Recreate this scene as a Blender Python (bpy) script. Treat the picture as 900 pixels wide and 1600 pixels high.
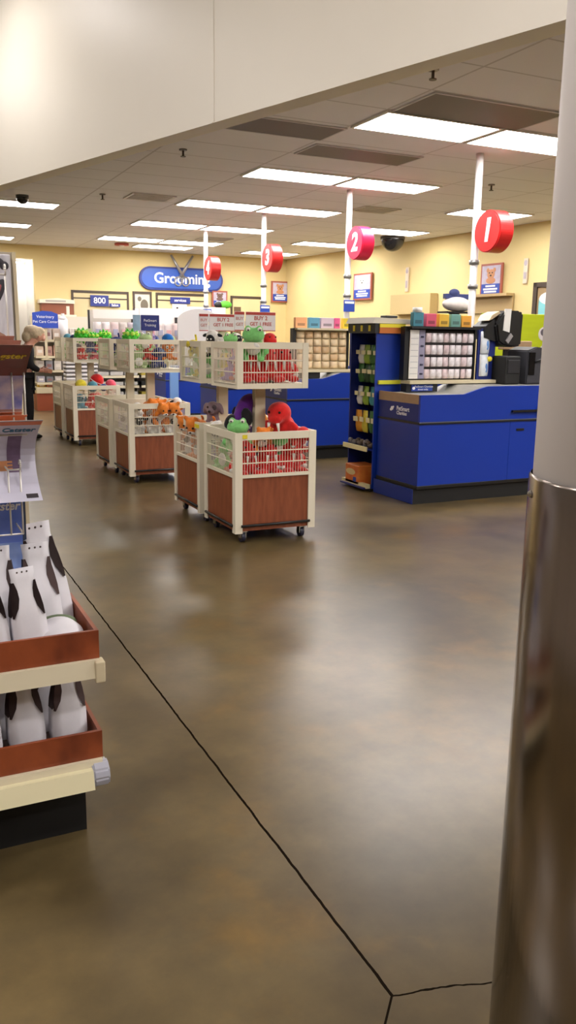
import bpy, bmesh, math, random
from mathutils import Vector, Matrix
random.seed(7)
for o in list(bpy.data.objects): bpy.data.objects.remove(o)
S = bpy.context.scene
COL = S.collection
PI = math.pi

# ---------------------------------------------------------------- camera
FPX, YAW, PITCH, ROLL, EYE = 1300.25, 0.44748, 0.20608, 0.012881, 1.6
_f = Vector((math.sin(YAW)*math.cos(PITCH), math.cos(YAW)*math.cos(PITCH), -math.sin(PITCH)))
_r = Vector((math.cos(YAW), -math.sin(YAW), 0)); _u = _r.cross(_f)
_r2 = math.cos(ROLL)*_r + math.sin(ROLL)*_u
_u2 = -math.sin(ROLL)*_r + math.cos(ROLL)*_u
cam = bpy.data.cameras.new('camera'); camo = bpy.data.objects.new('camera', cam); COL.objects.link(camo)
camo.matrix_world = Matrix(((_r2.x,_u2.x,-_f.x,0),(_r2.y,_u2.y,-_f.y,0),(_r2.z,_u2.z,-_f.z,EYE),(0,0,0,1)))
cam.sensor_fit = 'VERTICAL'; cam.sensor_height = 36; cam.lens = FPX/1600*36
cam.clip_start = .05; cam.clip_end = 100
S.camera = camo

# ---------------------------------------------------------------- world, exposure
w = bpy.data.worlds.new('world'); S.world = w; w.use_nodes = True
w.node_tree.nodes['Background'].inputs[0].default_value = (.9,.85,.78,1)
w.node_tree.nodes['Background'].inputs[1].default_value = .3
S.view_settings.view_transform = 'Standard'; S.view_settings.look = 'None'
S.view_settings.gamma = 1; S.view_settings.use_curve_mapping = False
S.view_settings.exposure = 0.85
LAMP = 15.0      # brightness of the ceiling diffusers
VLAMP = 135.0     # brightness of the entrance lamps, most of them added out of view

def at(px, py, Y=None, X=None, Z=None):
    """world point seen at a photo pixel on a plane of the place"""
    d = _f*FPX + _r2*(px-450) - _u2*(py-800)
    if Y is not None: t = Y/d.y
    elif X is not None: t = X/d.x
    else: t = (Z-EYE)/d.z
    return Vector((0,0,EYE)) + d*t

# ---------------------------------------------------------------- materials
def lin(c):
    f = lambda v: v/12.92 if v <= .04045 else ((v+.055)/1.055)**2.4
    return tuple(f(v/255) for v in c)+(1,)
MATS = {}
def mat(name, rgb, rough=.5, metal=0, var=0, scale=8, spec=.5, emit=0, bump=0, stretch=(1,1,1), rgb2=None, trans=0, sheen=0):
    if name in MATS: return MATS[name]
    m = bpy.data.materials.new(name); m.use_nodes = True; MATS[name] = m
    nt = m.node_tree; b = nt.nodes['Principled BSDF']
    b.inputs['Roughness'].default_value = rough; b.inputs['Metallic'].default_value = metal
    b.inputs['Specular IOR Level'].default_value = spec
    if trans: b.inputs['Transmission Weight'].default_value = trans
    if sheen: b.inputs['Sheen Weight'].default_value = sheen
    c = lin(rgb); b.inputs['Base Color'].default_value = c
    if emit:
        b.inputs['Emission Color'].default_value = c; b.inputs['Emission Strength'].default_value = emit
    if var or rgb2 or bump:
        tc = nt.nodes.new('ShaderNodeTexCoord'); mp = nt.nodes.new('ShaderNodeMapping'); nz = nt.nodes.new('ShaderNodeTexNoise')
        mp.inputs['Scale'].default_value = stretch
        nz.inputs['Scale'].default_value = scale; nz.inputs['Detail'].default_value = 4
        nt.links.new(tc.outputs['Object'], mp.inputs['Vector']); nt.links.new(mp.outputs['Vector'], nz.inputs['Vector'])
        if var or rgb2:
            rp = nt.nodes.new('ShaderNodeValToRGB')
            rp.color_ramp.elements[0].position = .3; rp.color_ramp.elements[1].position = .7
            k = lin(rgb2) if rgb2 else tuple(min(1, v*(1+var)) for v in c[:3])+(1,)
            rp.color_ramp.elements[0].color = tuple(v*(1-var) for v in c[:3])+(1,); rp.color_ramp.elements[1].color = k
            nt.links.new(nz.outputs['Fac'], rp.inputs['Fac']); nt.links.new(rp.outputs['Color'], b.inputs['Base Color'])
        if bump:
            bp = nt.nodes.new('ShaderNodeBump'); bp.inputs['Strength'].default_value = bump; bp.inputs['Distance'].default_value = .01
            nt.links.new(nz.outputs['Fac'], bp.inputs['Height']); nt.links.new(bp.outputs['Normal'], b.inputs['Normal'])
    return m

def floor_material():
    m = bpy.data.materials.new('polished_concrete'); m.use_nodes = True
    nt = m.node_tree; N = nt.nodes; L = nt.links; b = N['Principled BSDF']
    tc = N.new('ShaderNodeTexCoord')
    def noise(sc, det, rough=.55):
        n = N.new('ShaderNodeTexNoise'); n.inputs['Scale'].default_value = sc; n.inputs['Detail'].default_value = det
        n.inputs['Roughness'].default_value = rough; L.new(tc.outputs['Object'], n.inputs['Vector']); return n
    def ramp(src, stops):
        r = N.new('ShaderNodeValToRGB'); e = r.color_ramp.elements
        while len(e) < len(stops): e.new(.5)
        for i,(p,c) in enumerate(stops): e[i].position = p; e[i].color = c
        L.new(src, r.inputs['Fac']); return r
    def mix(fac, a, bb, mode='MIX'):
        x = N.new('ShaderNodeMix'); x.data_type = 'RGBA'; x.blend_type = mode
        if isinstance(fac, float): x.inputs[0].default_value = fac
        else: L.new(fac, x.inputs[0])
        for s,v in ((6,a),(7,bb)):
            if isinstance(v, tuple): x.inputs[s].default_value = v
            else: L.new(v, x.inputs[s])
        return x.outputs[2]
    base = ramp(noise(.9,6).outputs['Fac'], [(.32,lin((70,58,37))),(.5,lin((92,78,51))),(.68,lin((110,93,60)))])
    warm = ramp(noise(1.7,5,.6).outputs['Fac'], [(.54,(0,0,0,1)),(.72,(1,1,1,1))])
    c1 = mix(warm.outputs['Color'], base.outputs['Color'], lin((108,84,42)))
    speck = ramp(noise(4.5,9,.68).outputs['Fac'], [(.32,(.66,.66,.68,1)),(.68,(1.16,1.15,1.1,1))])
    c2 = mix(.8, c1, speck.outputs['Color'], 'MULTIPLY')
    # sawn joint and the two cracks that leave its end
    sep = N.new('ShaderNodeSeparateXYZ'); L.new(tc.outputs['Object'], sep.inputs[0])
    wob = noise(9,3)
    def M(op, a, bb=None):
        x = N.new('ShaderNodeMath'); x.operation = op
        for i,v in enumerate((a,bb)):
            if v is None: continue
            if isinstance(v,(int,float)): x.inputs[i].default_value = v
            else: L.new(v, x.inputs[i])
        return x.outputs[0]
    def seg(ax, ay, bx, by, wd, wb):
        dx, dy = bx-ax, by-ay; n2 = dx*dx+dy*dy
        X = M('ADD', M('SUBTRACT', sep.outputs[0], ax), M('MULTIPLY', M('SUBTRACT', wob.outputs['Fac'], .5), wb))
        Y = M('ADD', M('SUBTRACT', sep.outputs[1], ay), M('MULTIPLY', M('SUBTRACT', wob.outputs['Fac'], .5), wb))
        t = M('ADD', M('MULTIPLY', X, dx/n2), M('MULTIPLY', Y, dy/n2))
        t = M('MAXIMUM', M('MINIMUM', t, 1.0), 0.0)
        ex = M('SUBTRACT', X, M('MULTIPLY', t, dx)); ey = M('SUBTRACT', Y, M('MULTIPLY', t, dy))
        d = M('SQRT', M('ADD', M('MULTIPLY', ex, ex), M('MULTIPLY', ey, ey)))
        return M('LESS_THAN', d, wd)
    j = M('MAXIMUM', seg(1.035,14,1.02,1.49,.0045,.012), M('MAXIMUM', seg(1.02,1.49,.90,1.36,.003,.02), seg(1.02,1.49,1.5,1.36,.003,.03)))
    c3 = mix(j, c2, lin((24,19,15)))
    L.new(c3, b.inputs['Base Color'])
    rr = ramp(noise(1.1,2).outputs['Fac'], [(.25,(.277,)*3+(1,)),(.75,(.32,)*3+(1,))])
    L.new(rr.outputs['Color'], b.inputs['Roughness'])
    L.new(M('MULTIPLY', M('SUBTRACT', 1.0, j), .5), b.inputs['Specular IOR Level'])
    bp = N.new('ShaderNodeBump'); bp.inputs['Strength'].default_value = .03; bp.inputs['Distance'].default_value = .02
    L.new(noise(3,3).outputs['Fac'], bp.inputs['Height']); L.new(bp.outputs['Normal'], b.inputs['Normal'])
    return m

def ceiling_material(gx, gy, ox, oy):
    m = bpy.data.materials.new('ceiling_tiles'); m.use_nodes = True
    nt = m.node_tree; N = nt.nodes; L = nt.links; b = N['Principled BSDF']; b.inputs['Roughness'].default_value = .9
    tc = N.new('ShaderNodeTexCoord'); sep = N.new('ShaderNodeSeparateXYZ'); L.new(tc.outputs['Object'], sep.inputs[0])
    def M(op, a, bb):
        x = N.new('ShaderNodeMath'); x.operation = op
        for i,v in enumerate((a,bb)):
            if isinstance(v,(int,float)): x.inputs[i].default_value = v
            else: L.new(v, x.inputs[i])
        return x.outputs[0]
    ax = M('LESS_THAN', M('FLOORED_MODULO', M('SUBTRACT', sep.outputs[0], ox-.012), gx), .024)
    ay = M('LESS_THAN', M('FLOORED_MODULO', M('SUBTRACT', sep.outputs[1], oy-.012), gy), .024)
    line = M('MAXIMUM', ax, ay)
    n = N.new('ShaderNodeTexNoise'); n.inputs['Scale'].default_value = 1.2; L.new(tc.outputs['Object'], n.inputs['Vector'])
    r = N.new('ShaderNodeValToRGB'); r.color_ramp.elements[0].color = lin((224,222,226)); r.color_ramp.elements[1].color = lin((232,230,234))
    L.new(n.outputs['Fac'], r.inputs['Fac'])
    x = N.new('ShaderNodeMix'); x.data_type = 'RGBA'; L.new(line, x.inputs[0]); L.new(r.outputs['Color'], x.inputs[6]); x.inputs[7].default_value = lin((196,192,194))
    L.new(x.outputs[2], b.inputs['Base Color'])
    return m

def wood_material(name, a, bcol, stretch, scale=6):
    return mat(name, a, .4, rgb2=bcol, scale=scale, stretch=stretch)

# ---------------------------------------------------------------- mesh helpers
class MB:
    def __init__(s): s.b = bmesh.new()
    def box(s, x0,x1,y0,y1,z0,z1, bev=0, M=None):
        mt = Matrix.Translation(((x0+x1)/2,(y0+y1)/2,(z0+z1)/2)) @ Matrix.Diagonal((abs(x1-x0),abs(y1-y0),abs(z1-z0),1))
        if M is not None: mt = M @ mt
        r = bmesh.ops.create_cube(s.b, size=1, matrix=mt)
        if bev:
            es = list({e for v in r['verts'] for e in v.link_edges})
            bmesh.ops.bevel(s.b, geom=es, offset=bev, segments=2, affect='EDGES', profile=.5)
        return s
    def cyl(s, p, q, r, r2=None, n=16):
        p, q = Vector(p), Vector(q); d = q-p
        mt = Matrix.Translation((p+q)/2) @ d.to_track_quat('Z','Y').to_matrix().to_4x4()
        bmesh.ops.create_cone(s.b, cap_ends=True, segments=n, radius1=r, radius2=r if r2 is None else r2, depth=d.length, matrix=mt)
        return s
    def ell(s, c, r, rot=None, sub=3):
        if isinstance(r,(int,float)): r = (r,r,r)
        mt = Matrix.Translation(c)
        if rot: mt = mt @ Matrix.Rotation(rot[0],4,'X') @ Matrix.Rotation(rot[1],4,'Y') @ Matrix.Rotation(rot[2],4,'Z')
        mt = mt @ Matrix.Diagonal((*r,1))
        bmesh.ops.create_icosphere(s.b, subdivisions=sub, radius=1, matrix=mt); return s
    def prism(s, poly, axis, a, b2):
        """poly: 2-D outline; axis 'y' -> (x,z), 'x' -> (y,z), 'z' -> (x,y)"""
        f = {'y':lambda u,v,k:(u,k,v),'x':lambda u,v,k:(k,u,v),'z':lambda u,v,k:(u,v,k)}[axis]
        A = [s.b.verts.new(f(u,v,a)) for u,v in poly]; B = [s.b.verts.new(f(u,v,b2)) for u,v in poly]
        n = len(poly); s.b.faces.new(A); s.b.faces.new(B[::-1])
        for i in range(n): s.b.faces.new((A[i],B[i],B[(i+1)%n],A[(i+1)%n]))
        bmesh.ops.recalc_face_normals(s.b, faces=s.b.faces[:]); return s
    def loft(s, rings, cap=True):
        R = [[s.b.verts.new(p) for p in r] for r in rings]; n = len(R[0])
        for i in range(len(R)-1):
            for k in range(n): s.b.faces.new((R[i][k],R[i][(k+1)%n],R[i+1][(k+1)%n],R[i+1][k]))
        if cap: s.b.faces.new(R[0][::-1]); s.b.faces.new(R[-1])
        bmesh.ops.recalc_face_normals(s.b, faces=s.b.faces[:]); return s
    def tube(s, pts, r, n=8):
        for a, c in zip(pts, pts[1:]): s.cyl(a, c, r, n=n)
        for a in pts[1:-1]: s.ell(a, r, sub=1)
        return s
    def mesh(s, name, smooth=False):
        me = bpy.data.meshes.new(name); s.b.to_mesh(me); s.b.free()
        if smooth:
            for p in me.polygons: p.use_smooth = True
        return me
    def build(s, name, m, parent=None, smooth=False, loc=None):
        return link(name, s.mesh(name, smooth), m, parent, loc)
def link(name, me, m, parent=None, loc=None):
    o = bpy.data.objects.new(name, me); COL.objects.link(o)
    if m: me.materials.clear(); me.materials.append(m)
    if parent: o.parent = parent
    if loc is not None: o.location = loc
    return o
def tag(o, label=None, cat=None, group=None, kind=None):
    for k,v in (('label',label),('category',cat),('group',group),('kind',kind)):
        if v: o[k] = v
    return o
def thing(name, label, cat, loc=(0,0,0), rz=0, group=None):
    o = bpy.data.objects.new(name, None); COL.objects.link(o); o.empty_display_size = .05
    o.location = loc; o.rotation_euler = (0,0,rz)
    return tag(o, label, cat, group)
def struct(mb, name, m, label=None):
    o = mb.build(name, m); tag(o, label or name.replace('_',' '), name.split('_')[0], None, 'structure'); return o
def copy_tree(o, parent=None):
    c = o.copy(); COL.objects.link(c)
    if parent: c.parent = parent
    for ch in list(o.children): copy_tree(ch, c)
    return c
def text(name, body, size, m, parent, loc, rot, ext=.002, align='CENTER', bold=0, sx=1, shear=0):
    cu = bpy.data.curves.new(name, 'FONT'); cu.body = body; cu.size = size; cu.extrude = ext; cu.offset = bold; cu.shear = shear
    cu.align_x = align; cu.align_y = 'CENTER'; cu.resolution_u = 3
    t = bpy.data.objects.new(name+'_curve', cu); COL.objects.link(t)
    me = bpy.data.meshes.new_from_object(t.evaluated_get(bpy.context.evaluated_depsgraph_get()))
    bpy.data.objects.remove(t); bpy.data.curves.remove(cu)
    o = link(name, me, m, parent, loc); o.rotation_euler = rot; o.scale = (sx,1,1); return o
def blend(mb, voxel=.012, it=4):
    """fuse the solids of mb into one smooth soft body"""
    me = mb.mesh('soft'); t = bpy.data.objects.new('soft_source', me); COL.objects.link(t)
    r = t.modifiers.new('r','REMESH'); r.mode = 'VOXEL'; r.voxel_size = voxel
    s = t.modifiers.new('s','SMOOTH'); s.iterations = it
    out = bpy.data.meshes.new_from_object(t.evaluated_get(bpy.context.evaluated_depsgraph_get()))
    bpy.data.objects.remove(t); bpy.data.meshes.remove(me)
    for p in out.polygons: p.use_smooth = True
    return out
FRONT = (PI/2,0,0)              # text facing -Y
LEFTF = (PI/2,0,-PI/2)          # text facing -X
ORD = ['first','second','third','fourth','fifth','sixth','seventh','eighth','ninth','tenth','eleventh','twelfth','thirteenth']

CREAM = mat('cream_metal', (226,218,196), .45)
CREAM2 = mat('cream_shelf', (205,192,160), .5)
WHITE = mat('white_paint', (232,230,226), .5)
WPAPER = mat('white_paper', (228,224,226), .6, var=.06, scale=6)
BLACK = mat('black_plastic', (18,17,18), .45)
BLACKM = mat('matt_black', (14,13,13), .7)
BLUE = mat('blue_laminate', (14,50,150), .38)
BLUED = mat('dark_blue_panel', (16,34,110), .45)
SIGNB = mat('sign_blue', (30,64,160), .5)
NAVY = mat('sign_navy', (28,44,122), .5)
GREYTOP = mat('grey_counter_top', (122,120,114), .4, var=.08, scale=30)
TAN = mat('tan_laminate', (158,128,96), .5, var=.06, scale=20)
CHERRY = wood_material('cherry_laminate', (120,62,38), (146,80,50), (9,9,1.3), 4)
TRAYW = mat('rust_wood_blocks', (98,42,24), .4, rgb2=(156,78,42), scale=5, stretch=(1.6,1,1))
STEEL = mat('brushed_steel', (150,140,132), .2, metal=1, var=.05, scale=3, stretch=(20,20,.3))
CHROME = mat('chrome', (200,198,195), .18, metal=1)
RED = mat('red_drum', (205,34,34), .35)
PINKRED = mat('magenta_red_drum', (226,24,72), .35)
SIGNRED = mat('sign_red', (178,60,52), .5)
YEL = mat('tag_yellow', (226,208,40), .5)
WTXT = mat('white_lettering', (240,240,242), .5)
GLASSW = mat('frosted_pane', (206,190,146), .25, var=.05, scale=2)
DKFRAME = mat('dark_frame', (60,46,34), .5)
YELLOWWALL = mat('yellow_wall_paint', (214,193,138), .7, var=.02, scale=1.5)

# ---------------------------------------------------------------- the setting
CZ = 3.67
fl = struct(MB().box(-6,12.5,-5,22.6,-.1,0), 'floor', floor_material(), 'polished brown concrete floor with sawn joints')
ce = struct(MB().box(-6,12.5,-5,22.6,CZ,CZ+.1), 'ceiling', ceiling_material(1.386,.695,4.35,7.06), 'dropped ceiling of large pale tiles')
# the ceiling is open over the entrance, which has a higher ceiling of its own
ce.data.clear_geometry()
BU = Vector((-.289,.957,0)); B0 = Vector((1.05,8.2,0))      # run of the bulkhead
bA, bB = B0 + BU*14.9, B0 - BU*14.2
me = MB().prism([(bB.x+.02,-5),(12.5,-5),(12.5,22.6),(bA.x+.02,22.6)], 'z', CZ, CZ+.1).mesh('ceiling'); me.materials.append(MATS.get('x') or bpy.data.materials['ceiling_tiles'])
ce.data = me
BZ = 2.9
Bn = Vector((.957,.289,0))
bulk = MB()
def quadbox(mb, p, q, th, z0, z1):
    a, b2 = p, q; c, d = q+Bn*th, p+Bn*th
    mb.prism([(a.x,a.y),(b2.x,b2.y),(c.x,c.y),(d.x,d.y)], 'z', z0, z1)
quadbox(bulk, bB, bA, .14, BZ, 4.6)
WALLW = mat('bulkhead_white_paint', (234,228,214), .45, var=.015, scale=1.2, spec=.5, bump=.05)
struct(bulk, 'wall_bulkhead', WALLW, 'white painted bulkhead wall above the entrance')
sm = MB(); P1 = at(327,100,Y=5.2)
tq = (P1-B0).dot(BU); sp = B0+BU*tq
quadbox(sm, sp-BU*.012-Bn*.004, sp+BU*.012-Bn*.004, .01, BZ+.005, 4.49)
struct(sm, 'trim_1', WALLW, 'vertical joint strip on the white bulkhead')
struct(MB().prism([(-6,-5),(bB.x,-5),(bA.x,22.6),(-6,22.6)], 'z', 4.5, 4.6), 'ceiling_entrance', mat('entrance_ceiling', (200,194,186), .9), 'higher ceiling over the entrance side')
# outer walls
FY = 21.1
fw = MB()
aL, aR, aT = 2.88, 3.36, 3.36
fw.box(-6,aL,FY,FY+.15,0,4.6).box(aR,12.5,FY,FY+.15,0,CZ).box(aL,aR,FY,FY+.15,aT,CZ)
struct(fw, 'wall_back', YELLOWWALL, 'yellow far wall of the shop')
rw = MB(); q0, q1 = Vector((9.98,21.1,0)), Vector((11.35,3.2,0)); dn = Vector((.997,.08,0))*.15
rw.prism([(q0.x,q0.y),(q1.x,q1.y),(q1.x+dn.x,q1.y),(q0.x+dn.x,q0.y)], 'z', 0, CZ)
struct(rw, 'wall_right', YELLOWWALL, 'yellow wall on the right of the shop')
struct(MB().box(-6,-5.85,-5,22.6,0,4.6), 'wall_left', mat('grey_wall', (150,140,128), .8), 'wall on the far left')
struct(MB().box(-6,12.5,-5,-4.85,0,4.6), 'wall_front', mat('front_wall', (120,108,96), .8), 'wall behind the viewer')
struct(MB().box(11.3,11.45,-5,3.2,0,CZ), 'wall_side', mat('front_wall', (120,108,96), .8), 'side wall by the entrance')
# bright passage through the far wall
al = MB(); al.box(aL-.05,aL,FY+.15,FY+1.4,0,aT+.1).box(aR,aR+.05,FY+.15,FY+1.4,0,aT+.1).box(aL-.05,aR+.05,FY+1.35,FY+1.45,0,aT+.1).box(aL-.05,aR+.05,FY+.15,FY+1.4,aT,aT+.06)
al.box(aL-.05,aR+.05,FY+.15,FY+1.4,-.1,0)
struct(al, 'wall_passage', WHITE, 'white walled passage opening off the far wall')
d = struct(MB().box(aL+.12,aL+.2,FY+1.28,FY+1.34,0,2.5), 'door_1', DKFRAME, 'dark door inside the bright passage')

# steel-clad pillar by the viewer
PD = 1.42; pr = .2
Dc = math.sqrt(PD**2+pr**2); pang = math.atan2(.671,.741)+math.asin(pr/Dc)
pc = Vector((math.sin(pang)*Dc, math.cos(pang)*Dc, 0))
pl = struct(MB().cyl((pc.x,pc.y,0),(pc.x,pc.y,4.52),pr,n=96), 'pillar', mat('pillar_white', (214,208,204), .55), 'round white pillar with a steel guard')
for p in pl.data.polygons: p.use_smooth = len(p.vertices) == 4
sg = MB(); SZ = EYE-.151*PD+.004
rings = []
for z, rr in ((.002,pr+.003),(.002,pr+.006),(SZ-.004,pr+.006),(SZ,pr+.003)):
    rings.append([(pc.x+rr*math.cos(2*PI*k/96), pc.y+rr*math.sin(2*PI*k/96), z) for k in range(96)])
sg.loft(rings, cap=False); g = sg.build('steel_guard', STEEL, pl, True); tag(g, 'brushed steel sleeve', kind='structure')
ri = MB(); a0 = math.atan2(-pc.y,-pc.x)
for da in (-1.2,-.5):
    a = a0+da; ri.ell((pc.x+(pr+.006)*math.cos(a), pc.y+(pr+.006)*math.sin(a), SZ-.03), .006, sub=2)
ri.build('rivets', CHROME, pl)

# ---------------------------------------------------------------- ceiling fittings
DIFF = mat('lamp_diffuser', (255,251,248), .5, emit=LAMP)
DIFFV = mat('added_lamp_diffuser', (255,248,244), .5, emit=VLAMP)
DIFFW = mat('dim_entrance_diffuser', (255,248,244), .5, emit=VLAMP*.4)
LFR = mat('lamp_frame', (225,220,214), .5)
def light(x0,x1,y0,y1,label):
    cx, cy = (x0+x1)/2,(y0+y1)/2
    t = thing('ceiling_light', label, 'ceiling light', (cx,cy,CZ), group='fluorescent panels in the tile ceiling')
    hx, hy = (x1-x0)/2,(y1-y0)/2
    f = MB()
    for a in ((-hx,hx,-hy,-hy+.025),(-hx,hx,hy-.025,hy),(-hx,-hx+.025,-hy+.025,hy-.025),(hx-.025,hx,-hy+.025,hy-.025)): f.box(*a,-.022,-.0005)
    f.build('frame', LFR, t)
    MB().box(-hx+.025,hx-.025,-hy+.025,hy-.025,-.016,-.001).build('diffuser', DIFF, t)
rows = [(7.07,7.76,'first row, before the number one pole'),(10.0,10.66,'second row, by the number two pole'),
        (12.76,13.42,'third row, by the number three pole'),(15.48,16.18,'fourth row, by the number four pole'),
        (18.2,18.9,'fifth row, before the far wall')]
for y0,y1,nm in rows:
    light(4.36,5.70,y0,y1,'left panel of the lit pair, '+nm)
    light(5.74,7.08,y0,y1,'right panel of the lit pair, '+nm)
light(5.45,6.79,19.4,20.08,'lit ceiling panel closest to the far wall, over the blue salon sign')
for x0,y0,y1,nm in ((8.6,11.4,12.05,'lit ceiling panel behind the number one drum, by the right wall'),
                    (8.5,14.2,14.9,'lit ceiling panel behind the number two drum, by the right wall'),
                    (8.4,16.9,17.55,'lit ceiling panel by the right wall, left of the number two pole'),
                    (8.2,19.4,20.05,'lit ceiling panel near the corner, behind the number three drum')):
    light(x0,x0+1.35,y0,y1,nm)
for y0,nm in ((4.29,'added unseen ceiling panel over the shop front, level with the steel-clad pillar'),(1.51,'added unseen ceiling panel at the shop front beside the side wall'),(-1.2,'added unseen ceiling panel at the very front of the shop')):  # out-of-view panels added to light the counter fronts
    for x0,sd in ((5.74,'inner'),(7.13,'outer')) if y0 > 4 else ((4.36,'inner'),(5.74,'middle'),(7.13,'outer')):
        light(x0,x0+1.34,y0,y0+.68,sd+' '+nm)
light(8.6,9.95,8.75,9.42,'added unseen lit ceiling panel on the right, behind the steel-clad pillar')  # extra panel hidden by the pillar, added to brighten the shop
for y0,y1,nm in ((14.3,14.9,'nearest lit panel at the far left, with the camera dome'),(17.15,17.7,'middle lit panel at the far left'),(19.5,20.1,'lit panel at the far left, closest to the far wall')):
    light(1.4,2.75,y0,y1,nm)
DARKP = mat('unlit_panel', (100,92,86), .6)
for pts,nm in (((3.25,4.35,7.86,8.4),'dark unlit ceiling panel at the left, closest to the white bulkhead'),
               ((4.42,5.86,6.4,7.07),'large dark unlit ceiling panel right in front of the nearest lights'),
               ((4.42,5.78,8.6,9.12),'dark unlit ceiling panel between the first and second light rows')):
    x0,x1,y0,y1 = pts
    t = thing('dark_ceiling_panel', nm, 'ceiling panel', ((x0+x1)/2,(y0+y1)/2,CZ), group='dark ceiling panels')
    hx,hy = (x1-x0)/2,(y1-y0)/2
    MB().box(-hx,hx,-hy,hy,-.012,-.001).build('panel', DARKP, t)
    f = MB()
    for a in ((-hx-.02,hx+.02,-hy-.02,-hy),(-hx-.02,hx+.02,hy,hy+.02),(-hx-.02,-hx,-hy,hy),(hx,hx+.02,-hy,hy)): f.box(*a,-.014,-.001)
    f.build('frame', mat('grid_tee', (196,192,194), .6), t)
for c,nm in (((3.82,12.95),'louvred air vent left of the third row of lights'),((7.4,12.3),'louvred air vent right of the number two pole'),((6.6,17.6),'small louvred air vent behind the number four pole')):
    t = thing('air_vent', nm, 'vent', (c[0],c[1],CZ), group='louvred ceiling vents')
    MB().box(-.3,.3,-.24,.24,-.008,-.001).build('duct_back', mat('duct', (52,44,38), .8), t)
    f = MB()
    for a in ((-.34,.34,-.28,-.24),(-.34,.34,.24,.28),(-.34,-.3,-.24,.24),(.3,.34,-.24,.24)): f.box(*a,-.02,-.001)
    f.build('frame', mat('vent_frame', (206,200,194), .5), t)
    s = MB()
    for k in range(5): s.box(-.29,.29,-.19+k*.09,-.165+k*.09,-.024,-.008)
    s.build('slats', mat('vent_frame', (206,200,194), .5), t)
for px,py,nm in ((677,107,'sprinkler head hanging in front of the large dark panel'),(286,233,'sprinkler head left of the dark panels, by the bulkhead edge'),(160,303,'sprinkler head left of the louvred vent'),(768,288,'sprinkler head just above the number one drum')):
    p = at(px,py,Z=CZ)
    t = thing('sprinkler_head', nm, 'sprinkler', (p.x,p.y,CZ), group='ceiling sprinklers')
    MB().cyl((0,0,-.001),(0,0,-.015),.045,n=20).build('escutcheon', mat('sprinkler_grey', (110,98,88), .4), t)
    MB().cyl((0,0,-.014),(0,0,-.075),.012,n=10).cyl((0,0,-.075),(0,0,-.083),.03,n=14).build('head', mat('sprinkler_metal', (70,60,52), .4, metal=.6), t)
def dome(x,y,r,h,nm):
    t = thing('camera_dome', nm, 'security camera', (x,y,CZ))
    MB().cyl((0,0,-.001),(0,0,-h),r*1.05,n=28).build('base', mat('dome_base', (60,56,54), .5), t, True)
    q = MB().ell((0,0,-h),(r,r,r),sub=4)
    bmesh.ops.bisect_plane(q.b, geom=q.b.verts[:]+q.b.edges[:]+q.b.faces[:], plane_co=(0,0,-h), plane_no=(0,0,1), clear_outer=True)
    q.build('dome', mat('dome_black', (20,19,20), .15), t, True)
dome(9.66,15.3,.24,.05,'big black camera dome hanging behind the number two drum')
p = at(33,310,Z=CZ-.03); dome(p.x,p.y-.12,.09,.04,'small dark camera dome on the far left ceiling')
p = at(190,380,Z=CZ)
t = thing('fire_alarm', 'small red alarm fitting on the ceiling near the far wall', 'alarm', (p.x,p.y,CZ)); MB().cyl((0,0,-.001),(0,0,-.05),.16,n=20).build('body', mat('alarm_red', (190,90,80), .5), t, True)
MB().cyl((0,0,-.05),(0,0,-.07),.06,n=16).build('sounder', WHITE, t, True)
# round lamps of the entrance ceiling: two known by reflection, the others added for light
for k,(x,y) in enumerate(((-.74,10.17),(.31,7.46),(-2.6,7.4),(-2.4,3.8),(-.3,3.2),(-2.2,.6),(.8,-.6),(3.0,-2.2),(-.4,-2.6))):
    t = thing('entrance_lamp', ['round lamp over the entrance, reflected at the bulkhead left end','round lamp over the entrance, reflected at the bulkhead top'][k] if k < 2 else 'round lamp added for light over the entrance, outside the view', 'ceiling light', (x,y,4.5), group='round lamps of the entrance')
    MB().cyl((0,0,-.001),(0,0,-.05),.2,n=32).build('rim', LFR, t, True)
    MB().cyl((0,0,-.05),(0,0,-.07),.17,n=32).build('diffuser', DIFFW if k < 2 else DIFFV, t, True)
t = thing('passage_lamp', 'lamp lighting the bright passage in the far wall', 'ceiling light', ((aL+aR)/2,FY+.8,aT)); MB().cyl((0,0,-.001),(0,0,-.03),.12,n=20).build('rim', LFR, t)
MB().cyl((0,0,-.03),(0,0,-.05),.1,n=20).build('diffuser', mat('passage_diffuser', (255,244,230), .5, emit=60), t)

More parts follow.
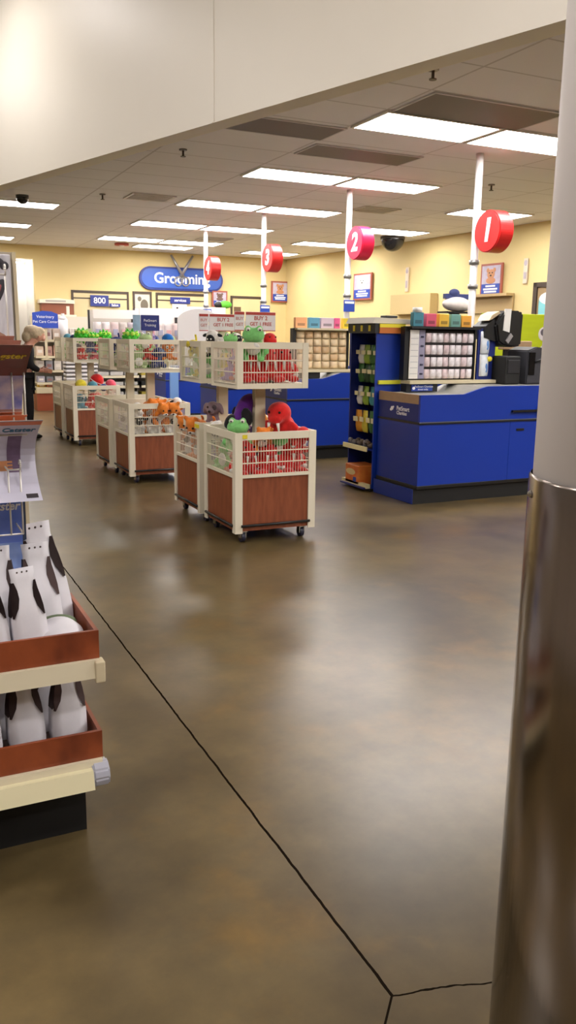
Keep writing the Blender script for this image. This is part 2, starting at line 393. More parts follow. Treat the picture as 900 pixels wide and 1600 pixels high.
# ---------------------------------------------------------------- far wall fittings
def wpos(px,py): return at(px,py,Y=FY-.01)
for k,(l,r,top,bot) in enumerate(((113,199,455,500),(209,235,457,500),(245,320,459,500),(362,408,464,500))):
    a, b2 = wpos(l,top), wpos(r,top); z1 = a.z; z0 = 1.25
    cx = (a.x+b2.x)/2; hw = (b2.x-a.x)/2
    f = MB().box(-hw-.03,hw+.03,-.03,0,z1-z0-.03,z1-z0+.03).box(-hw-.03,-hw+.02,-.03,0,0,z1-z0-.03).box(hw-.02,hw+.03,-.03,0,0,z1-z0-.03).box(-hw-.03,hw+.03,-.03,0,-.03,0)
    o = f.build('window_%d'%(k+1), DKFRAME, loc=(cx,FY,z0)); tag(o, ['wide salon window left of the blue sign','narrow salon window below the blue sign','salon window under the middle of the blue sign','dark framed salon doorway window right of the number four pole'][k], 'window', None, 'structure')
    MB().box(-hw+.02,hw-.02,-.012,-.002,0,z1-z0-.03).build('pane', GLASSW if k != 1 else mat('pale_pane', (200,190,176), .3), o)
    if k in (0,2): MB().box(-hw+.02,hw-.02,-.02,-.012,z1-z0-.17,z1-z0-.14).build('blind_bar', DKFRAME, o)
    if k == 3: MB().box(-hw+.06,-hw+.26,-.02,-.012,.2,z1-z0-.25).build('dark_gap', mat('door_brown', (96,74,50), .6), o)
    if k == 1: MB().ell((.05,-.012,z1-z0-.3),(.1,.004,.14)).ell((-.07,-.012,z1-z0-.15),(.05,.004,.06)).build('silhouette', mat('pane_grey', (96,88,74), .5), o)
# salon sign with the scissors
a, b2 = wpos(217,436), wpos(347,437); c = (a+b2)/2; hw = (b2.x-a.x)/2; hh = .285
t = thing('salon_sign', 'long blue salon sign with rounded ends and open scissors', 'sign', (c.x,FY,c.z))
def capsule(hw,hh,n=14):
    return [(hw-hh+hh*math.cos(x),hh*math.sin(x)) for x in [-PI/2+PI*i/n for i in range(n+1)]]+[(-hw+hh+hh*math.cos(x),hh*math.sin(x)) for x in [PI/2+PI*i/n for i in range(n+1)]]
MB().prism(capsule(hw,hh),'y',-.07,-.001).build('rim', NAVY, t)
MB().prism(capsule(hw-.05,hh-.05),'y',-.085,-.07).build('panel', mat('salon_blue', (44,84,172), .4), t)
text('lettering','Grooming',.36,WTXT,t,(.0,-.087,0),FRONT,.006,bold=.006,sx=1.0)
sc = MB()
sc.cyl((-.3,-.11,.58),(.02,-.11,.05),.03,.045,n=10).cyl((.28,-.11,.58),(-.06,-.11,.05),.03,.045,n=10)
for s in (-1,1):
    for k in range(12):
        a1,a2 = 2*PI*k/12,2*PI*(k+1)/12
        sc.cyl((s*.1-.02+.09*math.cos(a1),-.11,-.06+.11*math.sin(a1)),(s*.1-.02+.09*math.cos(a2),-.11,-.06+.11*math.sin(a2)),.018,n=6)
sc.build('scissors', mat('scissor_grey', (150,148,150), .3, metal=.5), t, True)
def wall_sign(name,label,l,r,tp,bt,m,lines,tm=None,Y=FY-.06,group=None,size=None):
    a, b2 = at(l,tp,Y=Y), at(r,bt,Y=Y)
    cx, cz = (a.x+b2.x)/2,(a.z+b2.z)/2; hw, hh = (b2.x-a.x)/2,abs(a.z-b2.z)/2
    t = thing(name,label,'sign',(cx,Y,cz-hh),group=group)
    MB().box(-hw,hw,-.01,.01,0,2*hh,.002).build('board', m, t)
    n = len(lines)
    for k,(s,sz) in enumerate(lines): text('lettering',s,sz,tm or WTXT,t,(0,-.012,2*hh*(1-(k+.5)/n)),FRONT,.001,bold=sz*.012)
    return t
wall_sign('price_sign','blue price sign reading 800 hung in the left salon window',141,170,461,479,NAVY,[('800',.2)])
wall_sign('info_sign','narrow blue strip sign beside the price sign',171,188,474,480,NAVY,[('Salon',.08)])
wall_sign('info_sign','blue sign hung in the salon window under the sign middle',266,297,464,475,NAVY,[('services',.1)])
wall_sign('white_notice','white notice below the small blue window sign',269,292,475,489,WHITE,[('___',.1)],NAVY)
# wooden wall cabinet left
a, b2 = wpos(61,464), wpos(111,470)
t = thing('wall_cabinet','brown wooden wall unit with a pale curved top at the left','cabinet',(a.x,FY,2.02))
W_ = b2.x-a.x
MB().box(0,W_,-.3,-.001,.06,.32).build('back', mat('cabinet_brown', (128,70,44), .5), t)
MB().prism([(-.04,.32),(W_+.02,.32),(W_+.02,.4),(W_*.5,.44),(-.04,.4)],'y',-.34,-.001).build('top', mat('cabinet_cream', (226,214,196), .5), t)
MB().box(-.04,W_+.04,-.4,-.001,0,.06).build('shelf', mat('cabinet_cream', (226,214,196), .5), t)
MB().box(W_*.12,W_*.75,-.345,-.34,.35,.39).build('plate', mat('plate_grey', (160,156,150), .5), t)
o = MB().cyl((0,0,0),(0,0,.2),.09,n=18).build('canister', mat('canister_white', (214,204,188), .5), loc=(a.x+W_-.14,FY-.42+.2,2.08)); tag(o,'white canister at the right end of the wooden wall unit','canister')

# posters
POSTERW = mat('poster_pale', (176,168,186), .6, var=.15, scale=9)
def poster(label, loc, rz, hw, hh, face):
    t = thing('framed_poster',label,'poster',loc,rz,'red framed animal posters')
    MB().box(-hw,hw,-.02,.02,0,2*hh,.004).build('frame', mat('poster_frame', (158,84,66), .5), t)
    MB().box(-hw+.04,hw-.04,-.026,-.02,hh*.78,2*hh-.04).build('photo', POSTERW, t)
    MB().box(-hw+.04,hw-.04,-.026,-.02,.04,hh*.78).build('caption_panel', SIGNB, t)
    f = MB(); z = hh*1.36
    f.ell((0,-.026,z),(hw*.36,.006,hh*.3)).ell((-hw*.3,-.026,z+hh*.24),(hw*.14,.006,hh*.14)).ell((hw*.3,-.026,z+hh*.24),(hw*.14,.006,hh*.14)).ell((0,-.026,z-hh*.38),(hw*.45,.005,hh*.2))
    f.build('animal_picture', mat('animal_'+face, {'tan':(186,130,90),'pale':(232,228,216),'dark':(110,84,74)}[face], .6), t, True)
    d_ = MB().ell((-hw*.13,-.032,z+hh*.08),(hw*.06,.003,hh*.04)).ell((hw*.13,-.032,z+hh*.08),(hw*.06,.003,hh*.04)).ell((0,-.032,z-hh*.08),(hw*.09,.003,hh*.05))
    d_.build('animal_eyes', BLACK, t)
    l = MB()
    for k,(ww,zz) in enumerate(((.45,.6),(.66,.42),(.58,.26))): l.box(-hw*ww,hw*ww,-.028,-.026,hh*zz,hh*zz+hh*.1)
    l.build('caption_lines', WTXT, t)
def rwall(px,py,off=.05):
    d_ = at(px,py,Y=10)-Vector((0,0,EYE)); n_ = Vector((q1.y-q0.y,-(q1.x-q0.x),0)).normalized()
    tt = ((q0-Vector((0,0,EYE))).dot(n_))/d_.dot(n_); p_ = Vector((0,0,EYE))+d_*tt
    nn = n_ if n_.x < 0 else -n_
    return p_+nn*off
RWZ = math.atan2(q1.y-q0.y,q1.x-q0.x)
for lb,l,r,tp,bt,face in (('poster of a tan dog, right of the number one pole',755,788,412,464,'tan'),('poster of a pale puppy, right of the number two pole',556,584,427,469,'pale')):
    a, b2 = rwall(l,(tp+bt)/2), rwall(r,(tp+bt)/2); c = (a+b2)/2
    zt, zb = rwall((l+r)/2,tp).z, rwall((l+r)/2,bt).z
    poster(lb,(c.x,c.y,zb),RWZ,(a-b2).to_2d().length/2,(zt-zb)/2,face)
for lb,l,r,tp,bt,face in (('poster of a brown dog, right of the number three pole',424,450,439,473,'tan'),('poster of an animal, just right of the number four pole',331,355,454,480,'dark')):
    a, b2 = at(l,tp,Y=FY-.05), at(r,bt,Y=FY-.05)
    poster(lb,((a.x+b2.x)/2,FY-.05,b2.z),0,(b2.x-a.x)/2,(a.z-b2.z)/2,face)
for lb,px,tp,bt in (('thin pale vertical strip sign on the right wall, between the posters',637,418,456),('thin pale vertical strip sign near the dark window, right wall',822,404,443)):
    a, b2 = rwall(px,tp,.03), rwall(px,bt,.03)
    t = thing('wall_strip',lb,'wall strip',(b2.x,b2.y,b2.z),RWZ,'strip signs on the right wall')
    MB().box(-.05,.05,-.012,.012,0,a.z-b2.z,.004).build('strip', mat('strip_pale', (206,192,172), .5), t)
    MB().box(-.03,.03,-.018,-.012,.08,(a.z-b2.z)*.45).build('print', mat('strip_print', (170,160,168), .5), t)
    MB().ell((0,-.012,a.z-b2.z-.08),(.04,.012,.05)).build('emblem', mat('strip_print', (170,160,168), .5), t)
a, b2 = rwall(623,462,.12), rwall(684,490,.12); c = (a+b2)/2
o = MB().box(-(a-b2).to_2d().length/2,(a-b2).to_2d().length/2,-.1,.1,0,(a.z-b2.z)).build('trim_2', mat('soffit_beige', (190,168,118), .7), loc=(c.x,c.y,b2.z)); o.rotation_euler.z = RWZ; tag(o,'beige box casing on the right wall','trim',kind='structure')
a, b2 = rwall(740,462,.12), rwall(805,461,.12); c = (a+b2)/2
o = MB().box(-(a-b2).to_2d().length/2,(a-b2).to_2d().length/2,-.1,.1,0,.05).box(-(a-b2).to_2d().length/2,(a-b2).to_2d().length/2,.06,.1,-.3,0).build('wall_ledge', mat('ledge_tan', (176,150,104), .6), loc=(c.x,c.y,c.z-.03)); o.rotation_euler.z = RWZ; tag(o,'tan ledge on the right wall below the dog poster','shelf')
a, b2 = rwall(838,442,.02), rwall(880,500,.02); c = (a+b2)/2; hw = (a-b2).to_2d().length/2; hz = a.z-1.2
o = MB().box(-hw,-hw+.09,-.05,.0,0,hz).box(hw-.09,hw,-.05,0,0,hz).box(-hw,hw,-.05,0,hz-.08,hz).box(-hw,hw,-.05,0,0,.06).build('window_5', DKFRAME, loc=(c.x,c.y,1.2)); o.rotation_euler.z = RWZ; tag(o,'dark framed window in the right wall by the pillar','window',kind='structure')
MB().box(-hw+.09,hw-.09,-.02,-.005,.06,hz-.08).build('pane', mat('window_dusk', (150,128,96), .2), o)
MB().box(-hw+.14,hw-.12,-.03,-.02,.4,hz-.28).build('poster', mat('poster_cyan', (120,190,196), .5), o)  # teal light in the window, put in as a flat coloured panel
MB().ell((.1,-.03,hz-.28),(.3,.01,.12)).build('dome_shape', WHITE, o)

# ---------------------------------------------------------------- checkout lanes
def pole(n, x, y, drum_mat, label, sign=True):
    t = thing('lane_pole',label,'checkout pole',(x,y,0),group='numbered checkout poles')
    MB().cyl((0,0,0),(0,0,CZ-.001),.042,n=20).build('shaft', mat('pole_white', (222,218,216), .35), t, True)
    MB().cyl((0,0,0),(0,0,.02),.09,n=24).build('base_plate', mat('pole_white', (222,218,216), .35), t, True)
    for z in (2.46,2.19): MB().cyl((0,0,z),(0,0,z+.05),.058,n=20).build('collar', mat('collar_grey', (150,148,146), .3, metal=.5), t, True)
    R = .228; cy = -.045-R; z = 2.8 if n == 1 else 2.92
    dr = MB().cyl((-.06,cy,z),(.14,cy,z),R,n=56)
    es = [e for e in dr.b.edges if len(e.link_faces)==2 and any(len(f.verts)>8 for f in e.link_faces)]
    bmesh.ops.bevel(dr.b, geom=es, offset=.012, segments=2, affect='EDGES')
    dr = dr.build('number_drum', drum_mat, t)
    text('numeral',str(n),.34,WTXT,dr,(-.062,cy-.005,z),LEFTF,.004,bold=.012,shear=.12)
    MB().box(-.02,.02,-.06,-.03,z-.06,z+.06).build('bracket', mat('collar_grey', (150,148,146), .3), t)
    if sign:
        s = MB().box(-.09,.09,-.075,-.06,1.985,2.15,.003).build('lane_sign', SIGNB, t)
        MB().box(-.075,.075,-.078,-.075,2.10,2.13).build('sign_line', WTXT, s)
pole(1,6.26,8.14,RED,'white lane pole carrying the red number one drum',False)
pole(2,6.15,10.92,PINKRED,'white lane pole carrying the magenta number two drum')
pole(3,6.03,13.66,RED,'white lane pole carrying the red number three drum')
pole(4,5.94,16.32,RED,'white lane pole carrying the red number four drum')

def make_counter(label):
    t = thing('checkout_counter',label,'checkout counter',(4.64,6.74,0),group='blue checkout counters')
    L, D = 2.6, .76
    MB().box(-.03,L,.02,D,0,.15).build('kick_plate', BLACKM, t)
    MB().box(-.034,-.03,.022,D,0.003,.15).build('end_kick_plate', BLUE, t)
    MB().box(-.008,L,-.008,D,.15,.185,.004).build('lower_trim', BLACK, t)
    MB().box(0,1.115,0,D,.185,.79).box(1.118,L,0,D,.185,.79).build('cabinet', BLUE, t)
    MB().box(1.20,1.30,-.006,0,.69,.715,.002).build('door_pull', BLACK, t)
    MB().box(-.01,L,-.01,D,.79,.812).build('middle_trim', BLACK, t)
    MB().box(-.012,L,-.014,-.008,.805,.815).build('trim_edge', mat('trim_metal', (120,126,140), .3, metal=.6), t)
    MB().prism([(0,.812),(L,.812),(L,1.15),(.80,1.15),(.52,1.075),(0,1.075)],'y',0,.03).build('front_panel', BLUE, t)
    e = MB().box(0,.02,.03,D,.812,.985).build('end_panel', BLUED, t)
    MB().box(-.002,.02,.03,D,.985,1.075).build('end_band', TAN, t)
    MB().box(.02,.62,.03,D,.95,1.06).prism([(.62,.95),(L,.95),(L,1.14),(.82,1.14),(.62,1.06)],'y',.03,D).build('counter_top', GREYTOP, t)
    text('lettering','PetSmart',.062,WTXT,e,(-.003,.30,.92),LEFTF,.001,bold=.0008)
    text('lettering','Charities',.05,WTXT,e,(-.003,.32,.875),LEFTF,.001,bold=.0006)
    MB().ell((-.002,.50,.915),(.002,.026,.02)).ell((-.002,.52,.90),(.002,.02,.013)).ell((-.002,.475,.93),(.002,.012,.01)).build('emblem', WTXT, e)
    MB().box(1.12,1.8,-.03,0,.885,.905).box(1.46,1.6,-.05,0,.865,.945,.006).build('pen_rail', BLACK, t)
    return t
c1 = make_counter('nearest blue checkout counter, below the number one drum')
for (x,y,lb) in ((4.72,9.9,'second blue checkout counter, behind the nearest toy bin and below the number two drum'),
                 (4.68,12.4,'third blue checkout counter, glimpsed behind the posts of the nearest bins'),
                 (4.66,15.0,'farthest blue checkout counter, glimpsed behind the middle toy bins')):
    c = copy_tree(c1); c.location = (x,y,0); c['label'] = lb

def hook_rack(name,label,x,y,w,peg_m,z0=1.15,extra=.5,lowx=.35):
    t = thing(name,label,'display rack',(x,y,z0),group='hook racks on the counters')
    MB().box(-.03,w+extra,-.12,.06,0,.035).build('ledge', CREAM2, t)
    MB().box(-.04,lowx,-.07,.04,-.085,0).box(lowx,w+extra,-.07,.04,-.008,0).build('ledge_base', BLACK, t)
    MB().box(0,w,.02,.05,.035,.56).build('back_panel', peg_m, t)
    MB().box(-.05,0,-.02,.06,.035,.58).build('side_post', BLACK, t)
    MB().box(w,w+.02,-.02,.06,.035,.58).build('side_post', BLACK, t)
    MB().box(-.02,w+.02,-.1,.06,.56,.585).build('top_shelf', CREAM2 if peg_m != BLACKM else BLACK, t)
    return t
rx, ry, rwid = 4.90,7.40,.84
rk = hook_rack('hook_rack','black hook rack of silver pouches on the nearest counter',rx,ry,rwid,BLACKM)
def pouch_mesh(w,h,th):
    rings = []
    for z,tk in ((0,.25),(.06,.6),(.3,1),(.6,.8),(.85,.35),(1,.15)):
        ww = w*(1 if .05<z<.9 else .96)
        rings.append([(-ww/2,-th*tk*.3,h*z),(0,-th*tk,h*z),(ww/2,-th*tk*.3,h*z),(ww/2,0.0,h*z),(0,.002,h*z),(-ww/2,0.0,h*z)])
    return MB().loft(rings).mesh('pouch',True)
SILV = mat('silver_film', (232,226,230), .25, metal=.1, var=.15, scale=25, bump=.6)
SILV2 = mat('pinkish_film', (222,202,206), .25, metal=.1, var=.15, scale=25, bump=.6)
pm = [link('pouch_a',pouch_mesh(.072,.10,.03),SILV).data, link('pouch_b',pouch_mesh(.072,.10,.03),SILV2).data]
for o in [o for o in COL.objects if o.name.startswith('pouch_')]: bpy.data.objects.remove(o)
rown = ['bottom row','second row up','third row up','top row']
for r in range(4):
    MB().box(.2,rwid-.01,-.012,.02,.158+r*.125,.166+r*.125).build('hook_rail', mat('rail_grey', (70,66,66), .4), rk)
    for k in range(8):
        o = link('hanging_pouch', pm[(r*3+k*k)%3==0], None); o.location = (rx+.235+k*.078+random.uniform(-.004,.004), ry-.02, 1.15+.048+r*.125)
        o.rotation_euler = (random.uniform(.0,.12),0,random.uniform(-.12,.12))
        tag(o,'silver pouch, %s from the left in the %s of the hook rack'%(ORD[k],rown[r]),'packet','silver pouches on the hook rack')
pn = MB().box(.01,.12,-.03,-.02,.05,.55).build('price_list', WHITE, rk)
tx = MB()
for k in range(7): tx.box(.02,.11,-.032,-.03,.1+k*.06,.104+k*.06)
tx.build('ruled_lines', mat('list_grey', (150,150,160), .6), pn)
MB().box(.122,.195,-.03,-.015,.05,.55).build('sample_strip', mat('strip_violet', (150,146,172), .5), rk)
for k in range(5): MB().box(.14,.175,-.04,-.03,.09+k*.095,.11+k*.095,.003).build('sample_tag', mat('tag_dark', (60,58,80), .3, metal=.4), rk)
bs = MB().box(.02,.28,-.08,-.07,-.075,-.01).build('ledge_sign', SIGNB, rk)
text('lettering','PetSmart Charities',.03,WTXT,bs,(.17,-.081,-.03),FRONT,.0008)
text('lettering','donate today',.024,WTXT,bs,(.16,-.081,-.058),FRONT,.0008)
MB().ell((.045,-.081,-.045),(.018,.001,.016)).build('emblem', WTXT, bs)
def brochure(x,y,z,w,h,m,lb,grp):
    t = thing('leaflet_box',lb,'leaflet box',(x,y,z),group=grp)
    MB().box(-w/2,w/2,-.03,.03,0,h,.004).build('box', m, t)
    MB().box(-w*.32,w*.32,-.033,-.03,h*.2,h*.45).build('print', mat('print_'+m.name, tuple(int(255*min(1,v**.45*.7)) for v in m.node_tree.nodes['Principled BSDF'].inputs['Base Color'].default_value[:3]), .6), t)
    return t
for k,(dx,h,c,nm) in enumerate(((.09,.14,(70,140,160),'teal'),(.25,.13,(222,90,120),'pink'),(.41,.13,(230,186,60),'yellow'),(.56,.13,(110,160,150),'grey-green'),(.70,.12,(236,170,60),'orange'))):
    t = brochure(rx+dx,ry-.02,1.735+.0005,.125,h,mat('leaflet_'+nm,c,.5),'%s leaflet box on top of the nearest hook rack'%nm,'leaflet boxes on the nearest rack')
    if k == 0: MB().cyl((0,0,h),(0,0,h+.05),.05,n=18).build('white_cap', WHITE, t, True)
# blue end strip with white packs right of the rack
t = thing('strip_display','blue strip panel with yellow tags right of the silver pouches','display strip',(5.775,7.36,1.185))
MB().box(0,.235,.0,.03,0,.54,.004).build('panel', BLUED, t)
for z in (.22,.46): MB().ell((.155,-.012,z),(.035,.012,.03),sub=2).build('yellow_tag', YEL, t)
for k,(z,nm) in enumerate(((1.46,'upper'),(1.22,'lower'))):
    o = link('wipes_pack', pouch_mesh(.115,.235,.05), mat('white_pack', (222,228,236), .25, var=.08, scale=18, bump=.3)); o.location = (5.858,7.358,z)
    tag(o,'%s white pack hanging on the blue strip panel'%nm,'packet'); MB().ell((.01,-.042,.09),(.015,.008,.05)).build('blue_print', mat('print_blue', (90,140,210), .5), o)
# register equipment on the nearest counter
t = thing('receipt_printer','black rounded housing with a white paper strip above the register','register',(6.0,7.42,1.15))
hb = MB(); prof = [(-.02,.44),(.04,.40),(.2,.38),(.30,.40),(.31,.74),(.26,.77),(.08,.77),(.01,.73),(-.06,.62)]
hb.prism(prof,'y',-.14,.2); bmesh.ops.bevel(hb.b, geom=hb.b.edges[:], offset=.02, segments=2, affect='EDGES'); hb.build('housing', BLACK, t)
MB().prism([(.03,.56),(.115,.54),(.125,.785),(.045,.785)],'y',-.15,-.13).build('white_strip', WHITE, t)
MB().prism([(-.17,.48),(-.03,.44),(-.03,.6),(-.06,.68),(-.17,.6)],'y',-.1,.12).build('side_arm', BLACK, t)
MB().prism([(-.13,.66),(-.08,.68),(.02,.74),(.0,.76),(-.09,.72)],'y',-.1,.1).build('trim_edge', mat('housing_edge', (190,170,140), .4), t)
MB().box(.04,.12,.1,.18,0.04,.42,.01).build('stand', BLACK, t)
MB().prism([(.1,.42),(.16,.5),(.13,.53),(.07,.45)],'y',-.16,-.13).build('paper_curl', mat('curl_grey', (150,146,146), .5), t)
t = thing('register_terminal','dark grey register terminal on the nearest counter','register',(6.24,7.10,1.1405))
sc_ = MB().prism([(0,0),(.62,0),(.62,.22),(.44,.36),(.12,.4),(0,.36)],'y',0,.34); bmesh.ops.bevel(sc_.b, geom=sc_.b.edges[:], offset=.012, segments=2, affect='EDGES'); sc_.build('case', mat('charcoal', (52,52,58), .5), t)
MB().prism([(.02,.1),(.1,.1),(.1,.34),(.02,.34)],'y',-.01,0).build('screen', mat('screen_black', (10,10,12), .1), t)
MB().tube([(.1,-.01,.24),(.2,-.04,.28),(.3,-.03,.22)],.012).build('cable', BLACK, t, True)
t = thing('card_reader_stand','black card reader block left of the register terminal','register',(5.98,7.13,1.1405))
MB().box(0,.2,0,.25,0,.3,.015).build('block', BLACKM, t); MB().box(.02,.18,-.012,0,.12,.26,.004).build('keypad', mat('keypad', (38,38,42), .4), t)
o = MB().box(0,.36,0,.25,0,.2,.01).build('blue_bin', BLUE, loc=(6.88,7.24,1.1405)); tag(o,'plain blue box behind the register terminal','box')
o = MB().box(0,.42,0,.1,0,.1,.01).build('cardboard_tray', TAN, loc=(6.42,7.72,1.5)); tag(o,'tan cardboard tray below the lime green display','box')
MB().box(.05,.37,.03,.07,-1.5,0).build('tray_support', BLACK, o)
t = thing('lime_display','lime green display board with white patches behind the register','display',(6.62,8.3,0))
MB().box(0,1.4,0,.12,1.2,1.93,.01).build('board', mat('lime', (170,184,20), .5, var=.06, scale=3, stretch=(1,1,6)), t)
MB().box(0,1.4,.01,.11,0,1.2).build('stand', BLUED, t)
MB().ell((.92,0,1.69),(.1,.008,.09)).ell((.94,0,1.46),(.1,.008,.1)).build('white_patch', mat('patch_pale', (196,190,190), .6), t)
MB().ell((.9,-.006,1.71),(.05,.008,.045)).build('picture', mat('patch_dark', (80,74,80), .6), t)
# pet bed pack behind lane one
p = at(712,487,Y=8.6)
t = thing('bed_pack','white puffy bed pack with a navy header, left of the number one pole','packet',(p.x,8.6,p.z))
MB().box(-.2,.17,-.1,.1,-.02,.0).build('shelf_board', BLACK, t)
pk = MB().ell((0,0,.09),(.2,.1,.09)).ell((.08,0,.07),(.14,.1,.07)); link('pillow', blend(pk,.015), mat('bed_white', (214,206,200), .6, var=.08, scale=9), t)
MB().box(-.18,.18,-.03,.03,.15,.21,.004).ell((-.05,-.02,.22),(.08,.02,.05)).build('header_card', mat('header_navy', (50,60,110), .5), t)
MB().box(-.06,.06,.0,.06,-p.z,-.02).build('stand', BLACKM, t)
# impulse treat stand at the end of lane one
IX, IY = 4.60,7.54
t = thing('treat_stand','tall dark blue treat stand left of the nearest counter','display rack',(IX,IY,0))
MB().box(.28,.31,0,.5,.03,1.62).build('back_panel', BLUED, t)
MB().box(0,.31,-.015,0,.03,1.66).build('side_panel', BLUE, t)
MB().box(0,.31,.5,.515,.03,1.66).build('side_panel', BLUED, t)
MB().box(-.02,.31,-.015,.515,0,.03).build('base', BLACK, t)
MB().box(-.07,-.02,-.015,.515,.035,.08).build('price_rail', mat('price_strip', (230,220,170), .5), t)
MB().box(-.1,.28,0,.5,.03,.045).build('bottom_shelf', BLUED, t)
sh = MB().box(-.06,.28,0,.5,.44,.455).build('shelf', BLUED, t); MB().box(-.075,-.06,0,.5,.43,.48).build('price_strip', mat('price_strip', (230,220,170), .5), sh)
hd = MB().box(-.03,.34,-.03,.53,1.66,1.76).build('header', BLACK, t)
for k in range(3): MB().box(-.034,-.03,.06+k*.16,.1+k*.16,1.68,1.74).build('yellow_tag', YEL, hd)
MB().prism([(-.06,1.76),(.5,1.76),(.5,1.80),(-.03,1.82)],'y',-.03,.53).build('top_board', mat('top_pale', (200,194,184), .5), t)
MB().box(.18,.32,.1,.22,1.82,1.845,.005).build('tag_holder', BLACK, t)
MB().box(.02,.33,-.04,-.016,1.66,1.72).build('orange_box', mat('orange_card', (196,110,40), .5), t)
MB().box(.02,.33,-.045,-.016,1.72,1.755).build('yellow_strip', YEL, t)
MB().box(.03,.33,-.045,-.016,.99+.15,1.18).build('yellow_label', mat('label_lime', (206,206,50), .5), t)
cols = {'green':(52,104,48),'dark green':(34,70,40),'teal':(60,140,150),'yellow':(214,196,70),'lime':(140,170,60),'white':(206,206,206),'orange':(220,150,50)}
bagm = {}
def treat(col,y,z,w=.12,h=.2):
    if (w,h) not in bagm: bagm[(w,h)] = pouch_mesh(w,h,.05)
    t = link('treat_bag', bagm[(w,h)].copy(), mat('treat_'+col.replace(' ','_'), cols[col], .35, var=.12, scale=14, bump=.2)); t.location = (IX+.1+random.uniform(-.01,.01),IY+y,z); t.rotation_euler = (random.uniform(0,.08),0,-PI/2+random.uniform(-.1,.1))
    MB().box(-w*.35,w*.35,-.058,-.046,h*.5,h*.72,.002).build('label_patch', mat('patch_cream', (222,214,170), .5), t)
    MB().cyl((0,.0,h*.97),(0,.18,h*.97),.003,n=6).build('hook', CHROME, t)
    return t
lay = [(1.34,['white','green','lime','white'],.2,'top row'),(1.14,['dark green','green','dark green','green'],.2,'second row'),(.90,['teal','teal','lime','white'],.2,'third row'),(.60,['yellow','green','yellow','orange'],.24,'lowest row')]
for z,cs,h,rn in lay:
    for k,cn in enumerate(cs):
        tag(treat(cn,.06+k*.122,z,.11,h),'%s treat bag, %s from the near end, %s of the blue stand'%(cn,ORD[k],rn),'treat bag','treat bags hanging on the blue stand')
t = thing('treat_box','orange printed box on the bottom shelf of the treat stand','box',(IX+.06,IY+.3,.0455))
MB().box(-.13,.12,-.16,.14,0,.21,.01).build('carton', mat('carton_orange', (206,92,36), .45, rgb2=(226,140,60), scale=9), t)
MB().ell((-.131,.02,.13),(.003,.1,.035)).build('label_oval', mat('label_cream', (226,206,150), .5), t); MB().box(-.133,-.13,-.1,-.04,.03,.08).build('print', SIGNB, t)
for k in range(4):
    o = link('chew_toy', MB().ell((0,0,.03),(.05,.03,.03)).ell((.05,0,.05),(.03,.025,.03)).ell((-.04,0,.06),(.03,.02,.02)).mesh('chew',True), mat('chew_%s'%('grey' if k%2 else 'brown'), (120,116,116) if k%2 else (96,84,70), .5, var=.2, scale=20), loc=(IX+.03,IY+.07+k*.115,.4555)); o.rotation_euler.z = k*.8
    tag(o,'%s chew toy, %s from the near end on the blue stand shelf'%('grey' if k%2 else 'brown',ORD[k]),'chew toy','chew toys on the treat stand shelf')
# lane two rack
r2x, r2y = 5.02,10.3
rk2 = hook_rack('hook_rack','cream hook rack of beige chew packs on the second counter',r2x,r2y,.8,mat('peg_cream', (214,196,158), .6),1.15,.2)
CHEW = [mat('chew_pack_a', (222,198,160), .4, var=.12, scale=15, bump=.3), mat('chew_pack_b', (206,172,130), .4, var=.15, scale=15, bump=.3)]
pmesh2 = pouch_mesh(.115,.09,.035)
rown5 = ['bottom row','second row up','middle row','fourth row up','top row']
for r in range(5):
    for k in range(6):
        me = pmesh2.copy() if (r,k) in ((0,0),(0,1)) else None
        if me: me.materials.append(CHEW[k%2]); pmesh2_ = globals().setdefault('PM2',{}); pmesh2_[k%2] = me
        o = link('chew_pack', globals()['PM2'][(r*2+k*k+k)%3%2], None); o.location = (r2x+.075+k*.13,r2y-.0,1.15+.05+r*.1); o.rotation_euler.z = random.uniform(-.1,.1)
        tag(o,'beige chew pack, %s from the left in the %s of the cream rack'%(ORD[k],rown5[r]),'packet','chew packs on the cream rack')
for dx,wd,c,nm in ((.0,.17,(236,172,120),'peach'),(.2,.16,(96,160,190),'light blue'),(.40,.2,(206,186,200),'pale pink'),(.55,.09,(220,90,140),'magenta'),(.70,.12,(222,196,50),'yellow')):
    brochure(r2x+.06+dx,r2y-.02,1.7355,wd,.14,mat('leaflet2_'+nm.replace(' ','_'),c,.5),'%s leaflet box on the cream rack of the second counter'%nm,'leaflet boxes on the cream rack')
for k,(z,nm) in enumerate(((1.49,'upper'),(1.2,'lower'))):
    o = link('wipes_pack', pouch_mesh(.19,.22,.05), mat('lilac_pack', (196,190,206), .35, var=.1, scale=14)); o.location = (r2x+.98,r2y-.02,z)
    tag(o,'%s lilac and white pack beside the cream rack'%nm,'packet'); MB().ell((.03,-.045,.08),(.05,.008,.05)).build('magenta_print', mat('print_magenta', (190,100,170), .5), o)
t = thing('strip_display','dark blue strip panel beside the cream rack','display strip',(r2x+.86,r2y+.0,1.15+.036)); MB().box(0,.24,.0,.03,0,.56).build('panel', BLUED, t); MB().ell((.2,-.02,.54),(.06,.01,.02)).build('white_tag', WHITE, t)

